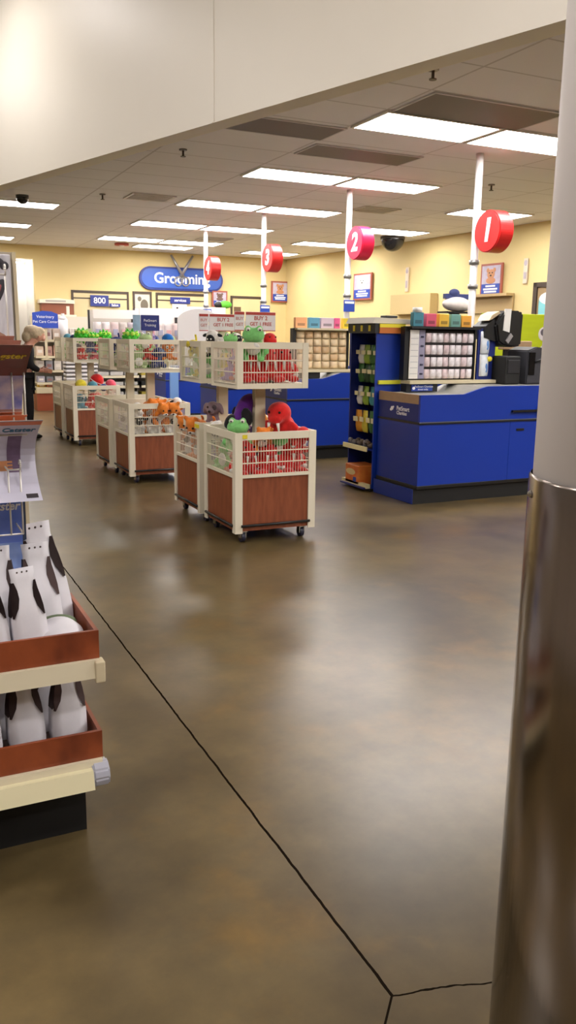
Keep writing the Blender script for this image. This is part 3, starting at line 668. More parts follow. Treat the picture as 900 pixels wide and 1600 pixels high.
# ---------------------------------------------------------------- soft toys
def furm(nm,c): return mat('plush_'+nm, c, .85, var=.12, scale=40, bump=.35, sheen=.3, spec=.2)
EYE_M = mat('toy_eye', (12,12,14), .2)
PROTO = {}
def toy_shape(kind, colour):
    """one soft toy at the origin, about .26 m tall, facing -Y"""
    t = bpy.data.objects.new('plush_'+kind, None); COL.objects.link(t); t.empty_display_size = .03
    b = MB(); P = PALETTE[colour]; A = furm(*P[0]); Bm = furm(*P[1])
    if kind == 'walrus':
        b.ell((0,0,.085),(.085,.075,.085)).ell((0,-.02,.185),(.075,.07,.068)).ell((0,-.085,.165),(.05,.03,.032))
        for s in (-1,1): b.ell((s*.095,-.03,.09),(.035,.025,.055),(0,s*-.5,0)).ell((s*.055,-.09,.025),(.04,.05,.025))
        link('body', blend(b), A, t)
        for s in (-1,1): MB().cyl((s*.03,-.108,.15),(s*.036,-.118,.09),.010,.004,n=10).build('tusk', Bm, t, True)
        for s in (-1,1): MB().ell((s*.035,-.083,.208),.008,sub=2).build('eye', EYE_M, t, True)
        for s in (-1,1): MB().ell((s*.108,-.035,.05),(.022,.02,.02)).build('flipper_tip', Bm, t, True)
    elif kind == 'frog':
        b.ell((0,0,.08),(.085,.07,.08)).ell((0,-.01,.175),(.09,.07,.055))
        for s in (-1,1): b.ell((s*.045,-.01,.228),.028).ell((s*.1,-.03,.06),(.03,.06,.03)).ell((s*.06,-.09,.02),(.035,.05,.018))
        link('body', blend(b), A, t)
        for s in (-1,1):
            e = MB().ell((s*.045,-.03,.234),(.018,.012,.018),sub=2).build('eyeball', Bm, t, True); MB().ell((s*.045,-.041,.234),.007,sub=2).build('pupil', EYE_M, e, True)
        MB().ell((0,-.062,.085),(.055,.018,.055)).build('belly_patch', Bm, t, True)
    elif kind == 'tiger':
        b.ell((0,0,.08),(.08,.07,.085)).ell((0,-.03,.18),(.075,.065,.065)).ell((0,-.09,.165),(.04,.025,.028))
        for s in (-1,1): b.ell((s*.055,-.015,.24),(.025,.015,.026)).ell((s*.08,-.05,.1),(.026,.03,.06),(0,s*-.3,0)).ell((s*.065,-.085,.025),(.035,.055,.025))
        b.tube([(.05,.06,.04),(.11,.09,.06),(.13,.09,.13)],.016)
        link('body', blend(b), A, t)
        MB().ell((0,-.108,.155),(.034,.012,.022)).build('muzzle_patch', Bm, t, True); MB().ell((0,-.119,.17),(.012,.006,.009),sub=2).build('nose', EYE_M, t, True)
        for s in (-1,1): MB().ell((s*.034,-.09,.2),.01,sub=2).build('eye', EYE_M, t, True)
        MB().ell((0,-.066,.08),(.05,.014,.05)).build('belly_patch', Bm, t, True)
    elif kind == 'sheep':
        rnd = random.Random(3)
        b.ell((0,0,.09),(.085,.08,.08)).ell((0,-.03,.19),(.065,.06,.06))
        for k in range(22):
            a, z = rnd.uniform(0,2*PI), rnd.uniform(.03,.16); r_ = math.sqrt(max(.0,1-((z-.09)/.09)**2))
            b.ell((.08*r_*math.cos(a),.075*r_*math.sin(a),z),.028,sub=2)
        link('body', blend(b,.01,2), A, t)
        f = MB().ell((0,-.085,.18),(.045,.03,.05))
        for s in (-1,1): f.ell((s*.075,-.03,.2),(.035,.014,.018),(0,s*.3,0))
        link('face', blend(f,.008), Bm, t)
        for s in (-1,1): MB().ell((s*.018,-.112,.195),.008,sub=2).build('eye', WHITE, t, True)
        for s in (-1,1): MB().ell((s*.045,-.085,.02),(.025,.035,.02)).build('foot', Bm, t, True)
    elif kind == 'toucan':
        for k in range(9):
            a = k/8; b.ell((.02-.16*a+.22*a*a,0,.06+.17*math.sin(a*2.2)),(.06-.012*a,.055-.01*a,.055-.01*a))
        link('body', blend(b), A, t)
        w_ = MB()
        for s in (-1,1): w_.ell((0,s*.055,.12),(.06,.014,.04),(0,.7,0))
        w_.ell((-.06,0,.05),(.03,.03,.05)); link('wing', blend(w_,.008), furm('black',(24,22,26)), t)
        MB().cyl((.09,0,.2),(.19,0,.17),.035,.01,n=14).build('beak', Bm, t, True)
        for s in (-1,1): MB().ell((.07,s*.045,.22),.012,sub=2).build('eye', WHITE, t, True)
    elif kind == 'dog':
        b.ell((0,.01,.08),(.075,.085,.08)).ell((0,-.03,.185),(.065,.06,.06)).ell((0,-.095,.17),(.032,.035,.028))
        for s in (-1,1): b.ell((s*.075,-.02,.175),(.02,.032,.06),(0,s*-.25,0)).ell((s*.055,-.085,.03),(.03,.05,.028)).ell((s*.07,-.02,.03),(.03,.05,.03))
        b.tube([(0,.09,.07),(0,.13,.12),(0,.14,.17)],.015)
        link('body', blend(b), A, t)
        MB().ell((0,-.128,.178),(.014,.01,.011),sub=2).build('nose', EYE_M, t, True)
        for s in (-1,1): MB().ell((s*.028,-.085,.205),.009,sub=2).build('eye', EYE_M, t, True)
        MB().ell((.03,-.075,.2),(.024,.018,.028)).build('eye_patch', Bm, t, True)
    elif kind == 'octopus':
        b.ell((0,0,.17),(.085,.08,.085)).ell((0,0,.08),(.055,.055,.05))
        for k in range(7):
            a = 2*PI*k/7
            b.tube([(.03*math.cos(a),.03*math.sin(a),.07),(.09*math.cos(a),.09*math.sin(a),.03),(.13*math.cos(a+.3),.13*math.sin(a+.3),.035)],.02)
        link('body', blend(b), A, t)
        for s in (-1,1):
            e = MB().ell((s*.035,-.075,.18),(.02,.012,.022),sub=2).build('eyeball', WHITE, t, True); MB().ell((s*.035,-.087,.178),.008,sub=2).build('pupil', EYE_M, e, True)
        MB().ell((0,-.078,.14),(.02,.008,.01)).build('mouth', Bm, t, True)
    elif kind == 'rabbit':
        b.ell((0,0,.08),(.07,.065,.08)).ell((0,-.02,.175),(.058,.052,.055))
        for s in (-1,1): b.ell((s*.03,0,.26),(.018,.012,.06),(0,s*.2,0)).ell((s*.065,-.05,.09),(.022,.03,.045)).ell((s*.05,-.08,.022),(.028,.05,.022))
        link('body', blend(b), A, t)
        for s in (-1,1): MB().ell((s*.03,-.009,.265),(.01,.006,.04),(0,s*.2,0),sub=2).build('inner_ear', Bm, t, True)
        for s in (-1,1): MB().ell((s*.024,-.066,.19),.008,sub=2).build('eye', EYE_M, t, True)
        MB().ell((0,-.072,.17),(.01,.007,.007),sub=2).build('nose', Bm, t, True)
    elif kind == 'ball':
        MB().ell((0,0,.07),.07).build('ball', A, t, True)
        s = MB()
        for k in range(24):
            f_ = lambda i:(.0705*math.cos(2*PI*i/24),.0705*math.sin(2*PI*i/24)*.86,.07+.0705*math.sin(2*PI*i/24)*.5)
            s.cyl(f_(k),f_(k+1),.004,n=5)
        s.build('seam', Bm, t, True)
    elif kind == 'spiky_ball':
        b.ell((0,0,.09),.075)
        for k in range(40):
            z = 1-2*(k+.5)/40; a = k*2.39996; r_ = math.sqrt(1-z*z); v = Vector((r_*math.cos(a),r_*math.sin(a),z))
            b.cyl(v*.06+Vector((0,0,.09)),v*.1+Vector((0,0,.09)),.02,.006,n=6)
        b.build('ball', A, t, True)
        n = MB()
        for k in range(7):
            a = 2*PI*k/7; n.ell((.06*math.cos(a),.06*math.sin(a)-.01,.13),.024,sub=2)
        n.build('knobs', Bm, t, True)
    return t
PALETTE = {
 'red':(('red',(206,34,32)),('white',(226,222,216))), 'green':(('green',(120,190,110)),('white',(226,222,216))),
 'bright green':(('bgreen',(70,200,50)),('lime',(190,230,90))), 'orange':(('orange',(224,128,44)),('white',(226,222,216))),
 'white':(('white',(226,222,216)),('black',(24,22,26))), 'purple':(('purple',(92,36,130)),('beak_yellow',(232,170,60))),
 'grey':(('grey',(126,108,116)),('dgrey',(80,70,76))), 'salmon':(('salmon',(214,120,104)),('maroon',(140,50,50))),
 'lilac':(('lilac',(154,132,186)),('pink',(226,170,180))), 'navy':(('navy',(38,56,120)),('sky',(120,150,200))),
 'yellow':(('yellow',(224,206,60)),('brown',(130,90,50))), 'teal':(('teal',(80,140,160)),('white',(226,222,216))),
 'pink':(('pinkred',(222,84,104)),('white',(226,222,216))), 'blue':(('blue',(30,110,190)),('sky',(120,150,200))),
 'brown':(('brown',(130,90,50)),('tan',(206,170,120))), 'pale green':(('palegreen',(170,196,140)),('white',(226,222,216))) }
CATS = {'ball':'ball','spiky_ball':'ball'}
def toy(kind, colour, loc, rz, tilt=0, sc=1.0, label='', group=None, lean=0):
    key = (kind, colour)
    if key not in PROTO: PROTO[key] = toy_shape(kind, colour); o = PROTO[key]
    else: o = copy_tree(PROTO[key])
    o.location = loc; o.rotation_euler = (tilt,lean,rz); o.scale = (sc,sc,sc)
    return tag(o, label, CATS.get(kind,'soft toy'), group)

# ---------------------------------------------------------------- wheeled toy bins
BW, BD, BH = .70,.71,.88
def wire_side(mb, a, b2, z0, z1, nh, nv, r=.0032):
    a, b2 = Vector(a), Vector(b2)
    for k in range(nh):
        z = z0+(z1-z0)*(k+1)/(nh+1); mb.cyl((a.x,a.y,z),(b2.x,b2.y,z),r*1.5,n=6)
    for k in range(nv):
        p_ = a+(b2-a)*((k+1)/(nv+1)); mb.cyl((p_.x,p_.y,z0),(p_.x,p_.y,z1),r*.62,n=4)
def make_bin():
    t = thing('toy_bin','','toy bin',(0,0,0)); W, D, H = BW/2, BD/2, BH
    def Lpost(mb,sx,sy,hw,hd,z0,z1,wd,th):
        x, y = sx*hw, sy*hd
        mb.box(min(x,x-sx*wd),max(x,x-sx*wd),min(y,y-sy*th),max(y,y-sy*th),z0,z1); mb.box(min(x,x-sx*th),max(x,x-sx*th),min(y-sy*th,y-sy*wd),max(y-sy*th,y-sy*wd),z0,z1); return mb
    for sx in (-1,1):
        for sy in (-1,1):
            Lpost(MB(),sx,sy,W,D,.085,H,.062,.012).build('corner_post', CREAM, t)
    r = MB(); i = .012
    for sy in (-1,1): r.box(-W+i,W-i,sy*(D-i)-.009,sy*(D-i)+.009,.822,H)
    for sx in (-1,1): r.box(sx*(W-i)-.009,sx*(W-i)+.009,-D+i,D-i,.822,H)
    r.build('top_rim', CREAM, t)
    q = MB()
    for sy in (-1,1): q.box(-W+.06,W-.06,sy*(D-i)-.01,sy*(D-i)+.01,.525,.55)
    for sx in (-1,1): q.box(sx*(W-i)-.01,sx*(W-i)+.01,-D+.06,D-.06,.525,.55)
    q.build('lower_rail', CREAM, t)
    for sy in (-1,1): MB().box(-W+.014,W-.014,sy*(D-.018)-.004,sy*(D-.018)+.004,.1,.525).build('wood_panel', CHERRY, t)
    for sx in (-1,1): MB().box(sx*(W-.018)-.004,sx*(W-.018)+.004,-D+.024,D-.024,.1,.525).build('wood_panel', CHERRY, t)
    MB().box(-W+.024,W-.024,-D+.024,D-.024,.1,.118).build('base_board', BLACKM, t)
    MB().box(-W+.024,W-.024,-D+.024,D-.024,.5,.515).build('deck', mat('deck_cream', (190,180,160), .6), t)
    for sy in (-1,1):
        MB().cyl((-W+.05,sy*(D+.006),.145),(W-.05,sy*(D+.006),.145),.011,n=10).build('bumper', BLACK, t, True)
    for sx in (-1,1):
        MB().cyl((sx*(W+.006),-D+.05,.145),(sx*(W+.006),D-.05,.145),.011,n=10).build('bumper', BLACK, t, True)
    for sy in (-1,1):
        m_ = MB(); wire_side(m_,(-W+.06,sy*(D-.012),0),(W-.06,sy*(D-.012),0),.55,.822,2,24); m_.build('wire_grid', CREAM, t)
    for sx in (-1,1):
        m_ = MB(); wire_side(m_,(sx*(W-.012),-D+.06,0),(sx*(W-.012),D-.06,0),.55,.822,2,24); m_.build('wire_grid', CREAM, t)
    for sx in (-1,1):
        for sy in (-1,1):
            x, y = sx*(W-.09), sy*(D-.07)
            c = MB().box(x-.03,x+.03,y-.03,y+.03,.085,.1).box(x-.024,x-.018,y-.02,y+.03,.035,.088).box(x+.018,x+.024,y-.02,y+.03,.035,.088).build('caster', CHROME, t)
            MB().cyl((x-.015,y+.012,.042),(x+.015,y+.012,.042),.042,n=24).build('wheel', mat('wheel_navy', (34,34,58), .4), c)
    MB().box(-.045,.045,-.03,.03,.515,1.24).build('center_post', mat('post_cream', (206,196,170), .5), t)
    w_, d_ = .30,.28
    u = MB().box(-w_,w_,-d_,d_,1.235,1.25)
    for sy in (-1,1): u.box(-w_,w_,sy*(d_-.008)-.008,sy*(d_-.008)+.008,1.21,1.245)
    for sx in (-1,1): u.box(sx*(w_-.008)-.008,sx*(w_-.008)+.008,-d_+.016,d_-.016,1.21,1.245)
    u.build('upper_tray', CREAM, t)
    r = MB()
    for sy in (-1,1): r.box(-w_,w_,sy*(d_-.008)-.008,sy*(d_-.008)+.008,1.515,1.565)
    for sx in (-1,1): r.box(sx*(w_-.008)-.008,sx*(w_-.008)+.008,-d_+.016,d_-.016,1.515,1.565)
    r.build('upper_rim', CREAM, t)
    for sx in (-1,1):
        for sy in (-1,1): Lpost(MB(),sx,sy,w_+.004,d_+.004,1.21,1.565,.05,.01).build('upper_post', CREAM, t)
    for sy in (-1,1):
        m_ = MB(); wire_side(m_,(-w_+.045,sy*(d_-.008),0),(w_-.045,sy*(d_-.008),0),1.245,1.515,2,20); m_.build('upper_wire_grid', CREAM, t)
    for sx in (-1,1):
        m_ = MB(); wire_side(m_,(sx*(w_-.008),-d_+.045,0),(sx*(w_-.008),d_-.045,0),1.245,1.515,2,20); m_.build('upper_wire_grid', CREAM, t)
    MB().box(-.035,.035,-.012,.012,1.25,1.70).build('sign_post', mat('post_cream', (206,196,170), .5), t)
    return t
def bin_sign(t, style):
    if style == 'buy':
        c = MB().box(-.13,.13,-.03,-.022,1.65,1.80,.002).build('sale_card', WPAPER, t); c['label'] = 'white sale card with red band'
        MB().box(-.128,.128,-.032,-.03,1.776,1.798).build('red_band', SIGNRED, c); MB().box(-.128,.128,-.032,-.03,1.652,1.658).build('red_line', SIGNRED, c)
        text('lettering','BUY 2',.044,SIGNRED,c,(0,-.031,1.75),FRONT,.0006,bold=.0006); text('lettering','GET 1 FREE',.038,SIGNRED,c,(0,-.031,1.705),FRONT,.0006,bold=.0006)
        c2 = MB().box(-.225,-.14,-.03,-.022,1.65,1.80,.002).build('sale_card', WPAPER, t); MB().box(-.223,-.142,-.032,-.03,1.776,1.798).build('red_band', SIGNRED, c2)
        MB().box(-.223,-.142,-.032,-.03,1.652,1.658).build('red_line', SIGNRED, c2)
        text('lettering','BUY',.034,SIGNRED,c2,(-.182,-.031,1.745),FRONT,.0006); text('lettering','GET',.034,SIGNRED,c2,(-.182,-.031,1.70),FRONT,.0006)
        MB().box(-.2,.115,-.021,-.012,1.70,1.73).build('card_holder', CREAM, t)
    elif style == 'navy':
        c = MB().box(-.10,.11,-.03,-.022,1.66,1.83,.002).build('info_card', mat('card_navy', (32,44,120), .5), t)
        text('lettering','PetSmart',.04,WTXT,c,(.005,-.031,1.77),FRONT,.0006); text('lettering','Training',.04,WTXT,c,(.005,-.031,1.72),FRONT,.0006)
        MB().box(-.19,-.105,-.03,-.022,1.66,1.83,.002).build('picture_card', mat('card_lightblue', (150,180,206), .5, var=.2, scale=12), t)
        MB().box(-.19,.11,-.021,-.012,1.70,1.73).build('card_holder', CREAM, t)
    elif style == 'white':
        MB().box(-.2,.2,-.03,-.022,1.66,1.86,.002).build('info_card', mat('card_grey', (196,192,188), .6), t)
bins = []
proto = make_bin()
BINS = [((2.38,5.91),'red plush bin: wheeled toy bin nearest the viewer, with a big red plush on top','buy','red plush bin'),
        ((2.385,6.75),'tiger topped bin: wheeled toy bin right behind the red plush bin, grey dog on top','buy','tiger topped bin'),
        ((2.34,8.89),'navy card bin: wheeled toy bin of white and orange plush under a navy card','navy','navy card bin'),
        ((2.31,9.66),'pale plush bin: wheeled toy bin right behind the navy card bin','none','pale plush bin'),
        ((2.43,12.34),'ball bin: wheeled toy bin with yellow, red and pink balls on its lower rim','none','ball bin'),
        ((2.41,13.14),'last bin: wheeled toy bin right behind the ball bin','none','last bin')]
for k,((x,y),lb,sg_,short) in enumerate(BINS):
    t = proto if k == 0 else copy_tree(proto)
    t.location = (x+BW/2,y+BD/2,0); t['label'] = lb; t['group'] = 'wheeled toy bins'; bins.append(t)
for t,(_,lb,sg_,short) in zip(bins,BINS): bin_sign(t, sg_)
for k in (0,1): MB().box(-.29 if k==0 else -.36,-.25 if k==0 else -.351,-BD/2-.004,-BD/2+(.0 if k==0 else .09),.835,.865).build('yellow_tag', YEL, bins[k])

Z1, Z2 = .516,1.2505
def fill(bi, lower, top, upper, uptop):
    """each entry (kind, colour, x, y, z, rz, scale[, tilt, lean]) in the bin's own frame"""
    (x0,y0),_,_,short = BINS[bi]; cx, cy = x0+BW/2, y0+BD/2
    for lst, where, zb in ((lower,'behind lower wires of the',Z1),(top,'atop the lower box of the',.0),(upper,'behind upper wires of the',Z2),(uptop,'atop the upper basket of the',0)):
        seen = {}; tot = {}
        for e in lst: tot[(e[0],e[1])] = tot.get((e[0],e[1]),0)+1
        for e in lst:
            kind, col, x, y, z, rz, sc_ = e[:7]; tl = e[7] if len(e) > 7 else 0; ln = e[8] if len(e) > 8 else 0
            if where.startswith('behind'):
                fx, fy = (.325,.325) if 'lower' in where else (.27,.25)
                reach = {'ball':.07,'octopus':.15,'tiger':.14,'toucan':.1}.get(kind,.138)*sc_
                if rz > -.8: y = max(y,-fy+reach); x = min(max(x,-fx+.11*sc_),fx-.11*sc_)
                else: x = max(x,-fx+reach); y = min(max(y,-fy+.11*sc_),fy-.11*sc_)
            k2 = (kind,col); i = seen.get(k2,0); seen[k2] = i+1
            nm = kind.replace('_',' '); od = '' if tot[k2]==1 else ORD[i]+' '
            pos = '' if tot[k2]==1 else ' from the left'
            lb = '%s%s %s%s %s %s'%(od,col if kind!='spiky_ball' else 'green',('plush '+nm) if kind not in CATS else nm,pos,where,short)
            toy(kind,col,(cx+x,cy+y,zb+z),rz,tl,sc_,lb,'toys of the '+short,ln)
r = random.uniform
fill(0,[('walrus','red',-.2,-.225,0,.1,1.15),('walrus','red',.0,-.225,0,-.1,1.15),('walrus','red',.21,-.225,0,.15,1.18),('octopus','salmon',-.22,-.02,0,-1.3,.9),('frog','green',-.22,.2,0,-1.4,1.0),('rabbit','lilac',.0,.02,0,.3,1),('dog','grey',.22,.0,0,.5,1),('frog','green',.0,.24,0,.2,1),('sheep','white',.23,.24,0,.4,1)],
     [('frog','green',-.21,-.10,.74,-.6,1.0,.3),('toucan','purple',-.2,.06,.83,.15,1.35,0,.55),('frog','green',.06,-.12,.72,.1,.9,.9),('rabbit','lilac',.05,-.05,.77,.3,.9,-1.2),('tiger','orange',-.06,-.17,.765,-.2,.8,.7),('walrus','red',.2,-.06,.77,-.9,1.35,.25),('sheep','white',.12,.2,.74,.4,.9),('walrus','red',.22,-.21,.73,.6,.8,.5)],
     [('walrus','red',-.17,-.16,0,.15,1.1),('walrus','red',.02,-.16,0,-.1,1.12),('walrus','red',.2,-.16,0,.1,1.15),('octopus','salmon',-.18,.02,0,-1.5,.85),('rabbit','lilac',.02,.05,0,.2,.95),('rabbit','lilac',-.17,.17,0,-1.5,.85),('dog','grey',.2,.06,0,.1,.9)],
     [('frog','green',-.13,-.16,1.47,-.3,1.0,.5),('walrus','red',.12,.08,1.44,.1,.8)])
fill(1,[('rabbit','lilac',-.22,-.23,0,-1.3,.9),('tiger','orange',-.22,.02,0,-1.5,1),('sheep','white',-.22,.23,0,-1.4,.95),('dog','grey',0,-.2,0,.2,1),('tiger','orange',.22,-.2,0,.2,1),('frog','green',.0,.15,0,.3,1)],
     [('tiger','orange',-.2,-.08,.765,-1.0,1.0,.9),('sheep','white',-.12,-.23,.75,-.5,.95,.9),('dog','grey',-.05,.05,.80,-.7,1.0,.2),('tiger','orange',.1,-.05,.765,.4,1.0,.8),('sheep','white',.23,.05,.74,-.4,.9,.3),('tiger','orange',-.2,.2,.765,-1.0,.9,.9)],
     [('frog','green',-.18,-.17,0,-1.3,.9),('frog','yellow',-.18,.0,0,-1.4,.8),('frog','green',-.18,.17,0,-1.5,.9),('dog','yellow',-.02,-.18,0,-.3,.9),('frog','green',.14,-.16,0,.2,.9),('sheep','white',.1,.1,0,.1,1)],
     [('dog','yellow',-.2,.12,1.47,-.6,.7,.9),('sheep','white',-.1,-.14,1.46,-.8,.9,.4),('frog','green',.03,-.1,1.47,-.2,.75,.4),('tiger','orange',.17,-.12,1.475,.2,.8,1.1),('sheep','white',.17,.12,1.44,.2,.8)])
fill(2,[('sheep','white',-.22,-.24,-.005,.1,.95),('sheep','white',-.03,-.24,-.005,-.1,.95),('sheep','white',.17,-.24,-.005,.1,.9),('rabbit','lilac',-.22,0,0,-1.4,.9),('sheep','white',-.22,.22,0,-1.3,.9),('tiger','orange',.0,.05,0,0,1),('tiger','orange',.22,.05,0,0,1)],
     [('sheep','white',-.22,-.2,.70,.2,.75),('tiger','orange',.0,-.2,.705,.3,1.0,.7),('tiger','orange',.2,-.2,.705,-.3,1.0,.7),('tiger','orange',-.05,.06,.75,.3,1.0,.8),('tiger','orange',.12,.05,.755,-.2,.9,.8),('sheep','white',.26,.03,.745,.2,.9,.6)],
     [('frog','pale green',-.2,-.18,0,0,.85),('octopus','red',-.05,-.16,.08,.2,.9),('dog','navy',.06,-.2,0,-.1,.95),('octopus','orange',.2,-.16,.08,0,.85),('octopus','salmon',-.18,.05,0,-1.4,.85),('octopus','salmon',-.17,.18,.05,-1.4,.7),('frog','bright green',.04,.05,0,0,.9)],
     [('frog','pale green',-.08,-.12,1.44,-.2,.8),('ball','blue',.17,-.14,1.50,.4,.95),('ball','pale green',.24,-.03,1.50,.4,.8),('rabbit','lilac',.05,.1,1.44,0,.8)])
fill(3,[('rabbit','lilac',-.22,-.2,0,-1.4,.9),('dog','brown',-.22,.05,0,-1.5,.9),('frog','pale green',-.22,.24,0,-1.5,.9),('dog','brown',0,-.2,0,-.3,.9)],[],
     [('frog','pale green',-.18,-.16,0,-1.4,.95),('frog','pale green',-.18,.04,0,-1.5,.95),('octopus','salmon',-.02,-.17,0,0,.9),('frog','bright green',.15,-.15,0,.2,.9)],
     [('spiky_ball','bright green',.0,-.1,1.475,.2,1.15),('dog','navy',-.15,-.12,1.46,-.5,.8,.8),('spiky_ball','bright green',.12,.06,1.48,.9,.9),('dog','navy',.2,-.12,1.46,.5,.8,.6),('ball','white',.1,-.2,1.50,.2,.7)])
fill(4,[('dog','teal',-.22,-.24,0,.1,1),('walrus','red',-.03,-.24,0,.1,1),('octopus','salmon',.18,-.23,0,0,.9),('dog','brown',-.22,.0,0,-1.4,.95),('octopus','salmon',-.22,.22,0,-1.4,.85),('octopus','salmon',.1,.05,0,-1.4,.95)],
     [('ball','yellow',-.2,-.22,.80,.3,1.2),('ball','teal',-.03,-.22,.78,.9,1.15),('ball','red',.08,-.02,.83,.9,1.5),('ball','pink',.25,-.18,.80,.4,1.15),('ball','navy',.13,-.24,.79,.4,.8)],
     [('walrus','red',-.17,-.17,.0,.1,.75),('dog','navy',-.02,-.17,.1,.1,.85),('octopus','pink',.06,-.16,-.005,.1,.75),('frog','bright green',.21,-.17,.06,.1,.95),('dog','grey',-.18,.05,0,-1.4,.95),('octopus','pink',.05,.03,0,-.4,.95),('walrus','red',.2,.07,.0,.1,.95)],
     [('spiky_ball','bright green',-.14,-.12,1.49,.3,1.2),('spiky_ball','bright green',.02,-.14,1.47,.8,1.0),('spiky_ball','bright green',.2,-.08,1.48,1.8,1.15),('ball','navy',-.24,-.02,1.5,.3,.8),('ball','red',.11,-.2,1.5,.3,.55)])
fill(5,[('dog','brown',-.22,-.2,0,-1.4,.95),('frog','pale green',-.22,.05,0,-1.4,.95),('dog','brown',-.22,.24,0,-1.4,.9)],[],
     [('frog','pale green',-.18,-.15,0,-1.4,.95),('frog','pale green',-.18,.06,0,-1.4,.95)],[('ball','teal',-.18,-.16,1.5,.3,.9)])

# ---------------------------------------------------------------- end display by the viewer
SHX = .53
t = thing('magazine_rack','cream end rack of magazines and bagged food at the left edge','display rack',(0,0,0))
MB().box(-.9,.486,2.52,2.95,0,.225).build('base', BLACKM, t)
MB().box(-.9,.405,2.92,2.97,.225,1.86).build('back_panel', mat('panel_taupe', (172,162,146), .6), t)
MB().box(.397,.408,2.905,2.975,.225,1.86).build('edge_upright', CREAM2, t)
def shelf(z, name):
    s = MB().box(-.9,SHX,2.44,2.92,z-.035,z).build(name, CREAM2, t)
    l = MB().prism([(2.425,z),(2.44,z),(2.44,z-.055),(2.415,z-.055)],'x',-.9,SHX-.005).build('price_lip', mat('lip_cream', (216,206,178), .45), s)
    return s
s1 = shelf(.623,'shelf'); MB().box(SHX-.02,SHX+.01,2.405,2.45,.555,.623,.004).build('end_cap', CREAM2, s1)
s2 = shelf(.29,'shelf'); MB().prism([(2.40,.27),(2.43,.27),(2.43,.215),(2.38,.215)],'x',-.9,SHX-.04).build('price_rail', mat('rail_ivory', (226,218,180), .4), s2)
ec = MB().prism([(2.455,.285),(2.425,.285),(2.398,.268),(2.39,.24),(2.40,.212),(2.455,.212)],'x',SHX-.04,SHX+.012); bmesh.ops.bevel(ec.b, geom=ec.b.edges[:], offset=.006, segments=2, affect='EDGES'); ec.build('end_cap', mat('cap_silver', (186,188,202), .3, metal=.2), s2)
for z,x,yf in ((1.77,.30,2.62),(1.505,.335,2.60),(1.20,.31,2.60)):
    h = MB().tube([(x,2.915,z),(x,yf,z),(x,yf,z-.2),(x-.2,yf,z-.2),(x-.2,yf,z),(x-.2,2.915,z)],.0028).tube([(x+.035,2.915,z-.2),(x+.035,yf,z-.2),(x+.035,yf,z)],.0028).cyl((x-.2,yf,z-.2),(x+.035,yf,z-.2),.0028,n=6)
    h.cyl((x,yf,z),(x+.035,yf,z),.0028,n=6)
    for k in range(10):
        a1,a2 = PI*1.5*k/10,PI*1.5*(k+1)/10; h.cyl((x+.035,yf-.014*math.sin(a1),z+.014-.014*math.cos(a1)),(x+.035,yf-.014*math.sin(a2),z+.014-.014*math.cos(a2)),.0028,n=6)
    h.build('wire_holder', mat('wire_white', (214,210,204), .35, metal=.3), t, True)
# photo board of a dog
t = thing('dog_photo_board','large grey photo board of a dog face at the top of the rack','poster',(0,2.9,0))
MB().box(-.5,.388,-.012,.012,1.40,1.85,.003).build('board', mat('fur_print', (176,174,182), .6, rgb2=(206,204,210), scale=18, stretch=(3,1,.6)), t)
pt = MB().ell((.368,-.014,1.815),(.014,.003,.014)).ell((.335,-.013,1.72),(.02,.003,.06),(0,.5,0)).ell((.35,-.014,1.83),(.02,.003,.01),(0,.4,0)).ell((.31,-.014,1.64),(.012,.003,.04),(0,.3,0))
pt.build('dark_marking', mat('print_charcoal', (48,44,52), .6), t, True)
MB().ell((.34,-.016,1.73),(.008,.003,.03),(0,.5,0)).build('tongue', mat('print_tongue', (150,80,84), .6), t, True)
MB().ell((.29,-.013,1.56),(.09,.003,.06)).build('chest_fur', mat('print_brownfur', (150,112,92), .6, var=.2, scale=20), t, True)
# magazines
def magazine(label, x1, z1, y, w, h, tilt, cover, title, tm, tsize, dz, extra=None, curl=.05, group=None, yaw=0, tsx=.74):
    """stands in the rack, upper right corner at (x1, z1); bends outwards at the foot"""
    t = thing('magazine',label,'magazine',(x1,y,z1-h),yaw,group); n = 12
    A = [(y_, k) for k,y_ in enumerate([-curl*(1-i/n)**2*1.2 + tilt*(i/n)**2 for i in range(n+1)])]
    def sheet(off, x0, x2, zc0, zc1, th):
        mb = MB(); rings = []
        for i in range(n+1):
            f = zc0+(zc1-zc0)*i/n; yy = -curl*(1-f)**2 - tilt*f**2.2 - off
            rings.append([(x0,yy,f*h),(x2,yy,f*h),(x2,yy+th,f*h),(x0,yy+th,f*h)])
        return mb.loft(rings)
    sheet(0,-w,0,0,1,.008).build('pages', mat('page_edge', (222,206,196), .6), t)
    c = sheet(.0015,-w,0,0,1,.001).build('cover', cover, t)
    f = 1-dz/h; yy = -curl*(1-f)**2 - tilt*f**2.2 - .004; ang = math.atan2(2.2*tilt*f**1.2-2*curl*(1-f),h)
    text('title',title,tsize,tm,c,(-.012,yy,h-dz),(PI/2+ang,0,0),.0006,'RIGHT',bold=.001,shear=.12,sx=tsx)
    if extra: extra(sheet, c)
    return t
def dog_extra(sheet,c):
    sheet(.0035,-.28,0,.0,.66,.001).build('photo', mat('cover_husky', (120,124,196), .5, rgb2=(222,206,214), scale=14), c)
    sheet(.0045,-.28,0,.1,.26,.001).build('skin_band', mat('skin_band', (176,128,116), .5), c)
    sheet(.0036,-.12,-.005,.91,.97,.001).build('headline_band', mat('cover_maroon', (120,56,52), .5, var=.15, scale=40), c)
BROWNC = mat('cover_brown', (110,48,34), .4)
for k in range(3):
    magazine('brown magazine, %s behind the front dog magazine'%['third','second','first'][k],.372-.012*(2-k),1.572+.012*(2-k),2.76+.02*(2-k),.26,.27,.27-.03*(2-k),mat('cover_spine', (170,112,96), .5),'',WTXT,.03,.05,None,.0,'brown magazines in the top holder')
